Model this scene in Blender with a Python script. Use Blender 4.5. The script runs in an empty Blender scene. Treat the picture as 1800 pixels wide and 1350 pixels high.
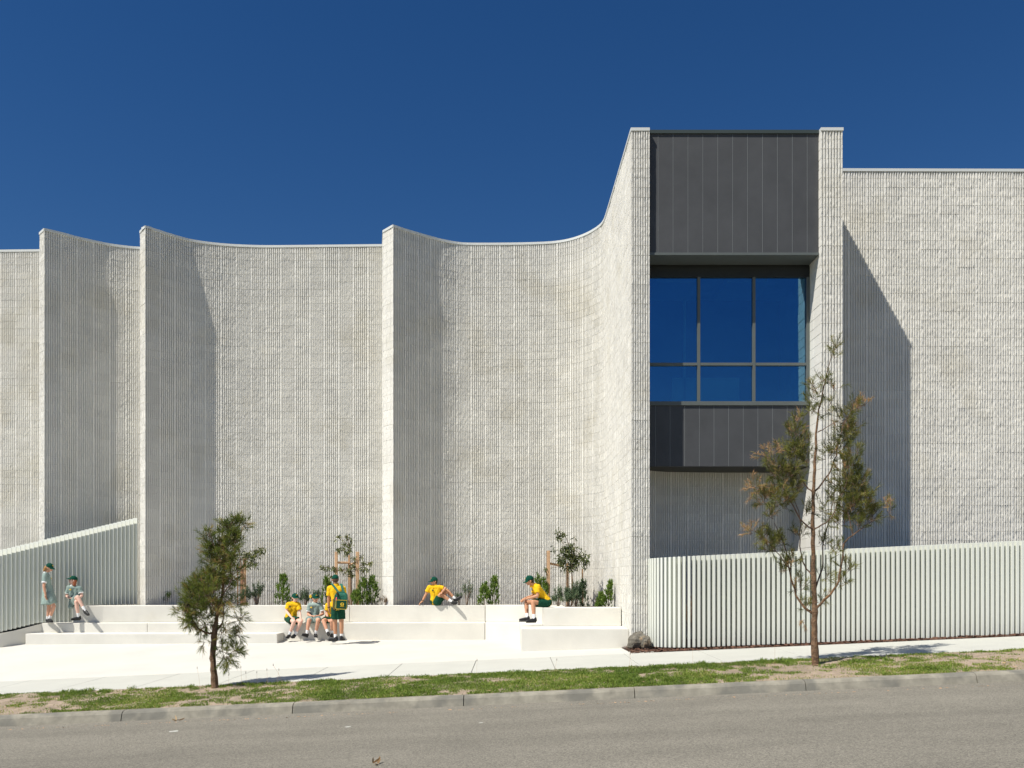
import bpy, bmesh, math, random
import numpy as np
from mathutils import Vector, Matrix, noise as mnoise

R = math.radians
S = bpy.context.scene
COL = S.collection
rng = np.random.default_rng(7)
random.seed(7)
F = 1500.0          # focal length in pixels of the 1800 px wide photograph
CAM = 1.5           # camera height above the plaza
HOR = 1020.0        # eye level in the photograph

# ------------------------------------------------------------------ camera
cd = bpy.data.cameras.new("camera")
cam = bpy.data.objects.new("camera", cd)
COL.objects.link(cam)
cam.location = (0, 0, CAM)
cam.rotation_euler = (R(90), 0, 0)
cd.sensor_width = 36.0
cd.lens = 36.0 * F / 1800.0
cd.shift_y = (HOR - 675.0) / 1800.0
cd.clip_start = 0.1
cd.clip_end = 2000
S.camera = cam

# ------------------------------------------------------------------ light
SUN_EL = R(54.7)
LX, LY = .787, .617                     # horizontal direction the light travels in
W = bpy.data.worlds.new("World")
S.world = W
W.use_nodes = True
nt = W.node_tree
nt.nodes.clear()
sky = nt.nodes.new('ShaderNodeTexSky')
sky.sky_type = 'NISHITA'
sky.sun_disc = False
sky.sun_elevation = SUN_EL
sky.sun_rotation = math.atan2(-LX, -LY)
sky.altitude = 0
sky.air_density = 1.0
sky.dust_density = 0.0
sky.ozone_density = 4.0
hs = nt.nodes.new('ShaderNodeHueSaturation')
hs.inputs['Hue'].default_value = 0.508
hs.inputs['Saturation'].default_value = 1.29
hs.inputs['Value'].default_value = 1.2
bg = nt.nodes.new('ShaderNodeBackground')
bg.inputs['Strength'].default_value = 0.050
wo = nt.nodes.new('ShaderNodeOutputWorld')
nt.links.new(sky.outputs[0], hs.inputs['Color'])
nt.links.new(hs.outputs[0], bg.inputs['Color'])
nt.links.new(bg.outputs[0], wo.inputs['Surface'])

sl = bpy.data.lights.new("sun", 'SUN')
sl.energy = 5.0
sl.angle = R(0.53)
sl.color = (1.0, .95, .86)
sun = bpy.data.objects.new("sun", sl)
COL.objects.link(sun)
ld = Vector((LX * math.cos(SUN_EL), LY * math.cos(SUN_EL), -math.sin(SUN_EL)))
sun.rotation_euler = ld.to_track_quat('-Z', 'Y').to_euler()
sun.location = (-20, -16, 30)

S.view_settings.view_transform = 'Standard'
S.view_settings.look = 'None'
S.view_settings.exposure = 0.25
S.view_settings.gamma = 1
S.view_settings.use_curve_mapping = False
S.render.engine = 'CYCLES'

# ------------------------------------------------------------------ helpers
def at(px, py, d):
    """photograph pixel at distance d -> point in the place"""
    return Vector(((px - 900.0) * d / F, d, CAM - (py - HOR) * d / F))

class MB:
    def __init__(s):
        s.v = []; s.f = []; s.n = 0
    def add(s, v, f):
        b = s.n
        s.v.extend([tuple(p) for p in v]); s.n += len(v)
        s.f.extend([tuple(i + b for i in q) for q in f])
    def box(s, c, size, rz=0, rot=None):
        x, y, z = [k / 2 for k in size]
        M = rot if rot is not None else Matrix.Rotation(rz, 3, 'Z')
        c = Vector(c)
        vs = [c + M @ Vector((a * x, b * y, e * z)) for a in (-1, 1) for b in (-1, 1) for e in (-1, 1)]
        s.add(vs, [(0, 1, 3, 2), (4, 6, 7, 5), (0, 4, 5, 1), (2, 3, 7, 6), (0, 2, 6, 4), (1, 5, 7, 3)])
    def tube(s, pts, rad, n=6, cap=True):
        pts = [Vector(p) for p in pts]
        if not hasattr(rad, '__len__'): rad = [rad] * len(pts)
        vs = []; fs = []
        u = None
        for i, p in enumerate(pts):
            t = (pts[min(i + 1, len(pts) - 1)] - pts[max(i - 1, 0)])
            if t.length < 1e-9: t = Vector((0, 0, 1))
            t.normalize()
            if u is None:
                u = t.cross(Vector((0, 1, 0.01)))
                if u.length < .1: u = t.cross(Vector((1, 0, 0)))
            u = (u - t * u.dot(t)).normalized()
            w = t.cross(u)
            for k in range(n):
                a = 2 * math.pi * k / n
                vs.append(p + (u * math.cos(a) + w * math.sin(a)) * rad[i])
        for i in range(len(pts) - 1):
            for k in range(n):
                a = i * n + k; b = i * n + (k + 1) % n
                fs.append((a, b, b + n, a + n))
        if cap:
            fs.append(tuple(range(n))[::-1]); fs.append(tuple(range((len(pts) - 1) * n, len(pts) * n)))
        s.add(vs, fs)
    def prism(s, poly, z0, z1):
        """poly: plan polygon (x, y); z0, z1 numbers or functions of (x, y)"""
        g0 = z0 if callable(z0) else (lambda x, y: z0)
        g1 = z1 if callable(z1) else (lambda x, y: z1)
        n = len(poly)
        vs = [(x, y, g0(x, y)) for x, y in poly] + [(x, y, g1(x, y)) for x, y in poly]
        fs = [tuple(range(n))[::-1], tuple(range(n, 2 * n))]
        for i in range(n):
            j = (i + 1) % n
            fs.append((i, j, j + n, i + n))
        s.add(vs, fs)
    def build(s, name, mat, parent=None, smooth=False, bevel=0, origin=None):
        me = bpy.data.meshes.new(name)
        vs = s.v
        if origin is not None:
            o3 = Vector(origin); vs = [tuple(Vector(p) - o3) for p in s.v]
        me.from_pydata(vs, [], s.f)
        if bevel:
            bm = bmesh.new(); bm.from_mesh(me)
            bmesh.ops.recalc_face_normals(bm, faces=bm.faces)
            es = [e for e in bm.edges if e.is_manifold and e.calc_face_angle(0) > .5]
            bmesh.ops.bevel(bm, geom=es, offset=bevel, segments=2, affect='EDGES', profile=.6)
            bm.to_mesh(me); bm.free()
        return link(name, me, mat, parent, smooth, origin)

def link(name, me, mat, parent=None, smooth=False, origin=None):
    me.materials.clear()
    me.materials.append(mat)
    if smooth: me.shade_smooth()
    else: me.shade_flat()
    o = bpy.data.objects.new(name, me)
    COL.objects.link(o)
    if origin is not None: o.location = origin
    if parent is not None:
        o.parent = parent
        if origin is None:
            o.matrix_parent_inverse = Matrix.Translation(-parent.location) @ Matrix.Identity(4) if parent.type == 'EMPTY' and parent.rotation_euler.z == 0 else parent.matrix_basis.inverted()
        else:
            o.matrix_parent_inverse = parent.matrix_basis.inverted()
    return o

def np_mesh(name, V, Q, mat, parent=None, smooth=False, tint=None):
    me = bpy.data.meshes.new(name)
    V = np.asarray(V, np.float32); Q = np.asarray(Q, np.int32)
    k = Q.shape[1]
    me.vertices.add(len(V)); me.vertices.foreach_set('co', V.ravel())
    me.loops.add(Q.size); me.loops.foreach_set('vertex_index', Q.ravel())
    me.polygons.add(len(Q))
    me.polygons.foreach_set('loop_start', np.arange(0, Q.size, k, dtype=np.int32))
    me.polygons.foreach_set('loop_total', np.full(len(Q), k, np.int32))
    if tint is not None:
        a = me.attributes.new('tint', 'FLOAT', 'POINT')
        a.data.foreach_set('value', np.asarray(tint, np.float32))
    me.update(calc_edges=True)
    return link(name, me, mat, parent, smooth)

def empty(name, loc=(0, 0, 0)):
    o = bpy.data.objects.new(name, None)
    COL.objects.link(o); o.location = loc
    o.empty_display_size = .2
    return o

def tag(o, label=None, cat=None, group=None, kind=None):
    if label: o['label'] = label
    if cat: o['category'] = cat
    if group: o['group'] = group
    if kind: o['kind'] = kind
    return o

# ------------------------------------------------------------------ materials
def mat(name, col, rough=.7, var=.12, scale=3.0, bump=0.0, bscale=60.0, metal=0.0, spec=.4,
        col2=None, detail=6, tint=None, bdist=.01, sheen=0, blotch=None, sub=0):
    m = bpy.data.materials.new(name)
    m.use_nodes = True
    t = m.node_tree; N = t.nodes; L = t.links
    b = N['Principled BSDF']
    b.inputs['Roughness'].default_value = rough
    b.inputs['Metallic'].default_value = metal
    b.inputs['Specular IOR Level'].default_value = spec
    if sheen: b.inputs['Sheen Weight'].default_value = sheen
    tc = N.new('ShaderNodeTexCoord')
    nz = N.new('ShaderNodeTexNoise'); nz.inputs['Scale'].default_value = scale
    nz.inputs['Detail'].default_value = detail
    nz.inputs['Roughness'].default_value = .6
    L.new(tc.outputs['Object'], nz.inputs['Vector'])
    rp = N.new('ShaderNodeValToRGB')
    c1 = tuple(max(0, c * (1 - var)) for c in col)
    c2 = tuple(c * (1 + var) for c in (col2 or col))
    rp.color_ramp.elements[0].position = .3; rp.color_ramp.elements[1].position = .7
    rp.color_ramp.elements[0].color = (*c1, 1); rp.color_ramp.elements[1].color = (*c2, 1)
    L.new(nz.outputs['Fac'], rp.inputs['Fac'])
    last = rp.outputs['Color']
    if blotch:                                  # (colour, scale, threshold, amount)
        n2 = N.new('ShaderNodeTexNoise'); n2.inputs['Scale'].default_value = blotch[1]; n2.inputs['Detail'].default_value = 5
        L.new(tc.outputs['Object'], n2.inputs['Vector'])
        mr = N.new('ShaderNodeMapRange'); mr.inputs['From Min'].default_value = blotch[2]; mr.inputs['From Max'].default_value = blotch[2] + .12
        mr.inputs['To Max'].default_value = blotch[3]
        L.new(n2.outputs['Fac'], mr.inputs['Value'])
        mx = N.new('ShaderNodeMix'); mx.data_type = 'RGBA'
        L.new(mr.outputs[0], mx.inputs['Factor']); L.new(last, mx.inputs['A'])
        mx.inputs['B'].default_value = (*blotch[0], 1)
        last = mx.outputs['Result']
    if tint is not None:                        # per piece brightness, stored as a mesh or object attribute
        at_ = N.new('ShaderNodeAttribute'); at_.attribute_name = 'tint'
        if tint == 'object': at_.attribute_type = 'OBJECT'
        mm = N.new('ShaderNodeMapRange')
        mm.inputs['From Min'].default_value = 0; mm.inputs['From Max'].default_value = 1
        mm.inputs['To Min'].default_value = .965; mm.inputs['To Max'].default_value = 1.03
        L.new(at_.outputs['Fac'], mm.inputs['Value'])
        vm = N.new('ShaderNodeVectorMath'); vm.operation = 'SCALE'
        L.new(last, vm.inputs[0]); L.new(mm.outputs[0], vm.inputs['Scale'])
        last = vm.outputs[0]
    L.new(last, b.inputs['Base Color'])
    if bump:
        bn = N.new('ShaderNodeTexNoise'); bn.inputs['Scale'].default_value = bscale; bn.inputs['Detail'].default_value = 4
        L.new(tc.outputs['Object'], bn.inputs['Vector'])
        bp = N.new('ShaderNodeBump'); bp.inputs['Strength'].default_value = bump; bp.inputs['Distance'].default_value = bdist
        L.new(bn.outputs['Fac'], bp.inputs['Height']); L.new(bp.outputs[0], b.inputs['Normal'])
    return m

M = {}
M['block'] = mat('ribbed_concrete_block', (.725, .711, .66), .92, .06, 1.3, .35, 60, tint='geom', spec=.2,
                 blotch=((.63, .60, .51), .9, .55, .40))
M['coping'] = mat('coping_metal', (.62, .64, .62), .5, .03, 2)
M['darkcop'] = mat('dark_flashing', (.045, .06, .058), .45, .08, 2)
M['panel'] = mat('fibre_cement_panel', (.063, .066, .071), .62, .12, 2.0, .1, 120, spec=.35)
M['frame'] = mat('window_frame_metal', (.11, .125, .12), .45, .05, 3)
M['frame_l'] = mat('joint_strip_metal', (.20, .215, .22), .45, .05, 3)
M['darkframe'] = mat('dark_frame', (.02, .022, .022), .5, .1, 3)
M['trim'] = mat('pale_trim', (.55, .60, .55), .5, .04, 3)
M['concrete'] = mat('pale_precast_concrete', (.70, .68, .615), .85, .06, 1.6, .2, 40, blotch=((.62, .56, .43), 1.1, .60, .30))
M['plaza'] = mat('pale_plaza_concrete', (.61, .595, .54), .85, .06, .9, .12, 30, blotch=((.72, .63, .47), .45, .56, .35))
M['path'] = mat('footpath_concrete', (.52, .52, .465), .88, .05, 1.5, .2, 60, tint='object', blotch=((.5, .5, .45), 1.3, .56, .35))
M['kerb'] = mat('weathered_kerb_concrete', (.275, .256, .205), .9, .25, 6, .4, 70, blotch=((.13, .13, .115), 2.2, .50, .6))
M['fence'] = mat('powder_coated_fence', (.72, .74, .67), .42, .025, 2)
M['soil'] = mat('bare_soil', (.35, .275, .205), .95, .25, 9, .8, 40, bdist=.02, blotch=((.20, .165, .12), 1.4, .52, .55))
M['mulch'] = mat('bark_mulch_bed', (.060, .032, .022), .95, .4, 20, .8, 50, bdist=.03)
M['chip'] = mat('bark_chip', (.14, .07, .045), .9, .5, 9)
M['roof'] = mat('roof_membrane', (.35, .35, .34), .8)
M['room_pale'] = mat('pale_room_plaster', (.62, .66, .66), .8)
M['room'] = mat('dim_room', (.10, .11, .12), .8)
M['rock'] = mat('basalt_rock', (.17, .155, .125), .92, .4, 7, .8, 25, bdist=.03, blotch=((.30, .20, .10), 4, .55, .6))
M['earth'] = mat('open_ground', (.17, .18, .10), .95, .3, .3)
M['timber'] = mat('hardwood_stake', (.52, .33, .19), .8, .18, 6)
M['timber_d'] = mat('red_hardwood_stake', (.30, .155, .085), .8, .2, 6)

def asphalt():
    m = mat('worn_asphalt', (.210, .195, .158), .93, .08, 1.2, .55, 190, bdist=.01)
    t = m.node_tree; N = t.nodes; L = t.links; b = N['Principled BSDF']
    src = b.inputs['Base Color'].links[0].from_socket
    tc = N.new('ShaderNodeTexCoord')
    v = N.new('ShaderNodeTexVoronoi'); v.inputs['Scale'].default_value = 95; v.feature = 'F1'
    L.new(tc.outputs['Object'], v.inputs['Vector'])
    sc = N.new('ShaderNodeSeparateColor'); L.new(v.outputs['Color'], sc.inputs[0])
    mr = N.new('ShaderNodeMapRange'); mr.inputs['To Min'].default_value = .6; mr.inputs['To Max'].default_value = 1.4
    L.new(sc.outputs[0], mr.inputs['Value'])
    mp = N.new('ShaderNodeMapping'); mp.inputs['Scale'].default_value = (.12, 1.3, 1)
    L.new(tc.outputs['Object'], mp.inputs['Vector'])
    n2 = N.new('ShaderNodeTexNoise'); n2.inputs['Scale'].default_value = 1.0; n2.inputs['Detail'].default_value = 5
    L.new(mp.outputs[0], n2.inputs['Vector'])
    m2 = N.new('ShaderNodeMapRange'); m2.inputs['From Min'].default_value = .3; m2.inputs['From Max'].default_value = .7
    m2.inputs['To Min'].default_value = .88; m2.inputs['To Max'].default_value = 1.12
    L.new(n2.outputs['Fac'], m2.inputs['Value'])
    mu = N.new('ShaderNodeMath'); mu.operation = 'MULTIPLY'
    L.new(mr.outputs[0], mu.inputs[0]); L.new(m2.outputs[0], mu.inputs[1])
    vm = N.new('ShaderNodeVectorMath'); vm.operation = 'SCALE'
    L.new(src, vm.inputs[0]); L.new(mu.outputs[0], vm.inputs['Scale'])
    L.new(vm.outputs[0], b.inputs['Base Color'])
    return m
M['asphalt'] = asphalt()

def foliage(name, c1, c2, c3=None, rough=.55, transl=.25):
    m = bpy.data.materials.new(name); m.use_nodes = True
    t = m.node_tree; N = t.nodes; L = t.links
    N.remove(N['Principled BSDF'])
    out = N['Material Output']
    a = N.new('ShaderNodeAttribute'); a.attribute_name = 'tint'
    rp = N.new('ShaderNodeValToRGB')
    rp.color_ramp.elements[0].color = (*c1, 1); rp.color_ramp.elements[1].color = (*c2, 1)
    if c3:
        rp.color_ramp.elements[1].position = .8
        e = rp.color_ramp.elements.new(.95); e.color = (*c3, 1)
    L.new(a.outputs['Fac'], rp.inputs['Fac'])
    p = N.new('ShaderNodeBsdfPrincipled'); p.inputs['Roughness'].default_value = rough
    p.inputs['Specular IOR Level'].default_value = .3
    tr = N.new('ShaderNodeBsdfTranslucent')
    mx = N.new('ShaderNodeMixShader'); mx.inputs[0].default_value = transl
    L.new(rp.outputs[0], p.inputs['Base Color']); L.new(rp.outputs[0], tr.inputs['Color'])
    L.new(p.outputs[0], mx.inputs[1]); L.new(tr.outputs[0], mx.inputs[2])
    L.new(mx.outputs[0], out.inputs['Surface'])
    return m
M['needle'] = foliage('needle_foliage', (.065, .100, .020), (.27, .31, .055), (.40, .25, .10), .5, .42)
M['needle_b'] = foliage('olive_needle_foliage', (.075, .100, .022), (.29, .29, .065), (.62, .36, .20), .5, .42)
M['leaf'] = foliage('gum_leaf', (.045, .075, .030), (.20, .21, .07), (.30, .28, .10), .4)
M['conif'] = foliage('bright_conifer_foliage', (.07, .14, .018), (.20, .30, .05), (.28, .36, .09))
M['feather'] = foliage('grey_green_foliage', (.060, .105, .055), (.14, .20, .10), (.22, .25, .15))
M['grass'] = foliage('grass_blade', (.085, .155, .020), (.30, .40, .065), (.56, .45, .20), .6, .35)
M['dry'] = foliage('dry_foliage', (.12, .07, .03), (.35, .22, .11), (.5, .36, .2))
M['bark'] = mat('rough_bark', (.17, .105, .062), .95, .5, 14, .9, 40, bdist=.03, blotch=((.30, .15, .06), 9, .55, .6))
M['twig'] = mat('twig_bark', (.15, .095, .065), .9, .3, 9)
M['stem'] = mat('young_stem', (.20, .13, .08), .85, .25, 9)

def glass():
    m = bpy.data.materials.new('blue_window_glass'); m.use_nodes = True
    t = m.node_tree; N = t.nodes; L = t.links
    N.remove(N['Principled BSDF']); out = N['Material Output']
    g = N.new('ShaderNodeBsdfGlossy'); g.inputs['Color'].default_value = (.34, .66, 1.0, 1); g.inputs['Roughness'].default_value = .004
    d = N.new('ShaderNodeBsdfTransparent'); d.inputs['Color'].default_value = (.55, .82, .84, 1)
    tc = N.new('ShaderNodeTexCoord'); nz = N.new('ShaderNodeTexNoise'); nz.inputs['Scale'].default_value = 1.1; nz.inputs['Detail'].default_value = 1
    bp = N.new('ShaderNodeBump'); bp.inputs['Strength'].default_value = .35; bp.inputs['Distance'].default_value = .02
    L.new(tc.outputs['Object'], nz.inputs['Vector']); L.new(nz.outputs['Fac'], bp.inputs['Height']); L.new(bp.outputs[0], g.inputs['Normal'])
    lw = N.new('ShaderNodeFresnel'); lw.inputs['IOR'].default_value = 1.6
    mr = N.new('ShaderNodeMapRange'); mr.inputs['To Min'].default_value = .22; mr.inputs['To Max'].default_value = 1
    L.new(lw.outputs[0], mr.inputs['Value'])
    mx = N.new('ShaderNodeMixShader')
    L.new(mr.outputs[0], mx.inputs[0]); L.new(d.outputs[0], mx.inputs[1]); L.new(g.outputs[0], mx.inputs[2])
    L.new(mx.outputs[0], out.inputs['Surface'])
    return m
M['glass'] = glass()

# ------------------------------------------------------------------ ground levels
SL = .0445                                   # the street climbs to the right
def z_plaza(x, y):
    t = min(max((21.5 - y) / 5.2, 0), 1)
    return t * SL * x
PB, PF = 16.3, 14.2                          # back and front edge of the footpath
def z_path(x, y): return SL * x - .02 * (PB - y) / (PB - PF)
def z_verge(x, y): return SL * x - .02 - .088 * (PF - y) / (PF - 12.2)
def z_road(x, y):
    if y > 6.5: return SL * x - .24 + .022 * (12.0 - y)
    return SL * x - .24 + .022 * 5.5 - .022 * (6.5 - y)

def grid(name, xs, ys, zf, m, parent=None, kind='structure'):
    nx, ny = len(xs), len(ys)
    V = [(x, y, zf(x, y)) for y in ys for x in xs]
    Q = [(j * nx + i, j * nx + i + 1, (j + 1) * nx + i + 1, (j + 1) * nx + i) for j in range(ny - 1) for i in range(nx - 1)]
    o = np_mesh(name, V, Q, m, parent, True)
    if kind: tag(o, kind=kind)
    return o

grid('ground', [-400, -60, 60, 400], [-300, 0, 45, 500], lambda x, y: SL * max(-60, min(60, x)) - .75, M['earth'])
grid('road', np.linspace(-60, 60, 25), np.linspace(1.0, 12.03, 12), z_road, M['asphalt'])
grid('plaza', np.linspace(-14.5, 2.75, 40), np.linspace(PB, 21.9, 14), lambda x, y: z_plaza(x, y), M['plaza'])
grid('plaza_edge', [-60, -30, -14.5], [PB, 19, 24.3], lambda x, y: z_plaza(x, y) - .004, M['plaza'])
vg = grid('verge', np.linspace(-60, 60, 481), np.linspace(12.15, PF, 19),
          lambda x, y: z_verge(x, y) + .035 * mnoise.noise(Vector((x * 1.3, y * 1.7, 0))) * (1 if 12.3 < y < 14.1 else 0) - .004,
          M['soil'])
grid('far_verge', [-60, 0, 60], [-12, -2, 1.0], lambda x, y: SL * x - .08, M['soil'])

# footpath of separate slabs
fp = empty('footpath', (0, 15.2, 0)); tag(fp, kind='structure')
edges = [-9.78 + 1.413 * k + 2.03 for k in range(-26, 34)]
edges = [e - 1.413 * 8 for e in edges if abs(e - 1.413 * 8) < 42]
for a, b in zip(edges[:-1], edges[1:]):
    mb = MB()
    a2, b2 = a + .005, b - .005
    mb.prism([(a2, PF), (b2, PF), (b2, PB), (a2, PB)], lambda x, y: z_path(x, y) - .1, z_path)
    o = mb.build('slab', M['path'], fp, bevel=.004)
    o['tint'] = float(rng.uniform(.35, .8))
grid('footpath_joint_bed', [-42, 0, 42], [PF + .002, PB - .002], lambda x, y: z_path(x, y) - .018, M['mulch'])

# kerb of separate stones
kb = empty('kerb', (0, 12.1, 0)); tag(kb, kind='structure')
def kerb_piece(a, b):
    prof = [(12.21, -.02), (12.205, .0), (12.185, .012), (12.10, .008), (12.06, -.004), (12.035, -.03), (12.0, -.152), (11.93, -.162), (11.72, -.168), (11.72, -.3), (12.21, -.3)]
    n = len(prof); V = []; xs = np.linspace(a, b, 9)
    for x in xs:
        for (y, z) in prof:
            w = .006 * mnoise.noise(Vector((x * 2, y * 9, z * 9)))
            V.append((x, y + w, SL * x - .110 + (z * .86 if z < -.1 else z) + w * .7))
    Q = [(i * n + k, i * n + (k + 1) % n, (i + 1) * n + (k + 1) % n, (i + 1) * n + k) for i in range(8) for k in range(n)]
    mb = MB(); mb.add(V, Q + [tuple(range(n)), tuple(range(8 * n, 9 * n))[::-1]])
    return mb
kx = (815 - 900) * 12.05 / F
for k in range(-12, 14):
    a = kx + 2.41 * k
    kerb_piece(a + .007, a + 2.405).build('kerb_stone', M['kerb'], kb, smooth=False)

# mulch bed by the pier and behind the right fence, and planter soil
def bed_z(x, y): return SL * x + .01 + .02 * mnoise.noise(Vector((x * 3, y * 3, 1)))
mbed = MB()
xs = np.linspace(2.3, 22, 60)
grid('mulch_bed', xs, np.linspace(PB + .004, 19.4, 10), lambda x, y: bed_z(x, y) - .02, M['mulch'])
pz = lambda x, y: .79 + .02 * mnoise.noise(Vector((x * 2, y * 2, 4)))
grid('planter_soil', np.linspace(-10.4, 2.36, 50), np.linspace(22.25, 24.2, 8), pz, M['mulch'])
grid('planter_soil', np.linspace(1.05, 2.36, 8), np.linspace(19.35, 22.3, 8), lambda x, y: pz(x, y) + .03, M['mulch'])

# ------------------------------------------------------------------ the building
bld = empty('school_building', (0, 24, 0))
tag(bld, 'tall school building of pale ribbed blockwork with curved walls and one dark framed window', 'building')
TOP = 10.8
class Path:
    def __init__(s, pts):
        P = np.array(pts, float)
        if len(P) > 3:                               # rounded through the points
            Q = [P[0]]
            for i in range(len(P) - 1):
                p0 = P[max(i - 1, 0)]; p1 = P[i]; p2 = P[i + 1]; p3 = P[min(i + 2, len(P) - 1)]
                k = max(2, int(np.linalg.norm(p2 - p1) / .1))
                for j in range(1, k + 1):
                    t = j / k
                    m1 = (p2 - p0) / 2 * min(1, np.linalg.norm(p2 - p1) / max(1e-6, np.linalg.norm(p2 - p0) / 2)); m2 = (p3 - p1) / 2 * min(1, np.linalg.norm(p2 - p1) / max(1e-6, np.linalg.norm(p3 - p1) / 2))
                    Q.append((2*t**3-3*t**2+1)*p1 + (t**3-2*t**2+t)*m1 + (-2*t**3+3*t**2)*p2 + (t**3-t**2)*m2)
            P = np.array(Q)
        s.P = P
        d = np.diff(P, axis=0); s.l = np.r_[0, np.cumsum(np.hypot(d[:, 0], d[:, 1]))]
        s.L = s.l[-1]
        T = np.vstack([d[0], (d[1:] + d[:-1]) / 2, d[-1]]) if len(d) > 1 else np.vstack([d[0], d[0]])
        T /= np.hypot(T[:, 0], T[:, 1])[:, None]
        s.N = np.c_[T[:, 1], -T[:, 0]]
    def at(s, u):
        x = np.interp(u, s.l, s.P[:, 0]); y = np.interp(u, s.l, s.P[:, 1])
        nx = np.interp(u, s.l, s.N[:, 0]); ny = np.interp(u, s.l, s.N[:, 1])
        k = np.hypot(nx, ny)
        return x, y, nx / k, ny / k

runs = [  # points, lowest course, highest course, style
 ([(-15.3, 24.12), (-12.72, 24.05)], 3, 54, 'rib'),
 ([(-12.72, 24.05), (-12.68, 22.9)], 3, 54, 'plain'),
 ([(-12.68, 22.9), (-12.4, 22.62)], 3, 54, 'edge'),
 ([(-12.4, 22.62), (-12.05, 22.9), (-11.84, 23.13), (-11.46, 23.43), (-11.14, 23.65), (-10.77, 23.8), (-10.45, 23.88), (-9.97, 23.9)], 3, 54, 'rib'),
 ([(-9.97, 23.9), (-9.94, 22.8)], 3, 54, 'plain'),
 ([(-9.94, 22.8), (-9.65, 22.45)], 3, 54, 'edge'),
 ([(-9.65, 22.45), (-9.42, 22.71), (-9.13, 23.03), (-8.82, 23.32), (-8.44, 23.51), (-8.05, 23.63), (-7.64, 23.71), (-7.0, 23.77), (-6.34, 23.77), (-3.6, 23.7)], 3, 54, 'rib'),
 ([(-3.6, 23.7), (-3.44, 22.76)], 3, 54, 'plain'),
 ([(-3.44, 22.76), (-3.12, 22.39)], 3, 54, 'edge'),
 ([(-3.12, 22.39), (-2.88, 22.61), (-2.57, 22.86), (-2.26, 23.1), (-1.93, 23.33), (-1.50, 23.54), (-1.12, 23.6), (0, 23.59), (.78, 23.54), (1.2, 23.47), (1.55, 23.32), (1.86, 23.07), (2.12, 22.74), (2.33, 22.3), (2.39, 21.8), (2.46, 17.62)], 0, 54, 'rib'),
 ([(2.465, 17.6), (2.84, 17.6)], -1, 54, 'rib'),
 ([(2.84, 17.6), (2.84, 18.35)], -1, 54, 'plain'),
 ([(2.84, 18.35), (2.93, 18.72), (3.15, 19.0), (3.6, 19.18), (4.3, 19.26), (5.4, 19.3), (6.37, 19.3)], -1, 20, 'rib'),
 ([(6.37, 19.3), (6.37, 17.6)], -1, 54, 'fair'),
 ([(6.37, 17.6), (6.82, 17.6)], -1, 54, 'rib'),
 ([(6.82, 17.6), (6.82, 19.2)], -1, 54, 'plain'),
 ([(6.82, 19.2), (6.95, 19.26), (7.2, 19.31), (7.6, 19.33), (12.6, 19.36)], -1, 54, 'rib'),
]
zoff = [0, .006, .068, .13, .194, .2]
blocks = []            # (V, Q, tint, area key)
VN = 0
def vnoise(x, y, z, f):
    """cheap smooth value noise"""
    def h(i, j, k):
        n = (i * 374761393 + j * 668265263 + k * 2147483647 // 7) & 0x7fffffff
        n = ((n ^ (n >> 13)) * 1274126177) & 0x7fffffff
        return (n & 0xffff) / 32767.5 - 1
    X, Y, Z = x * f, y * f, z * f
    i, j, k = np.floor(X).astype(np.int64), np.floor(Y).astype(np.int64), np.floor(Z).astype(np.int64)
    u, v, w = X - i, Y - j, Z - k
    u, v, w = [a * a * (3 - 2 * a) for a in (u, v, w)]
    r = 0
    for a in (0, 1):
        for b in (0, 1):
            for c in (0, 1):
                r = r + h(i + a, j + b, k + c) * (u if a else 1 - u) * (v if b else 1 - v) * (w if c else 1 - w)
    return r

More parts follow.
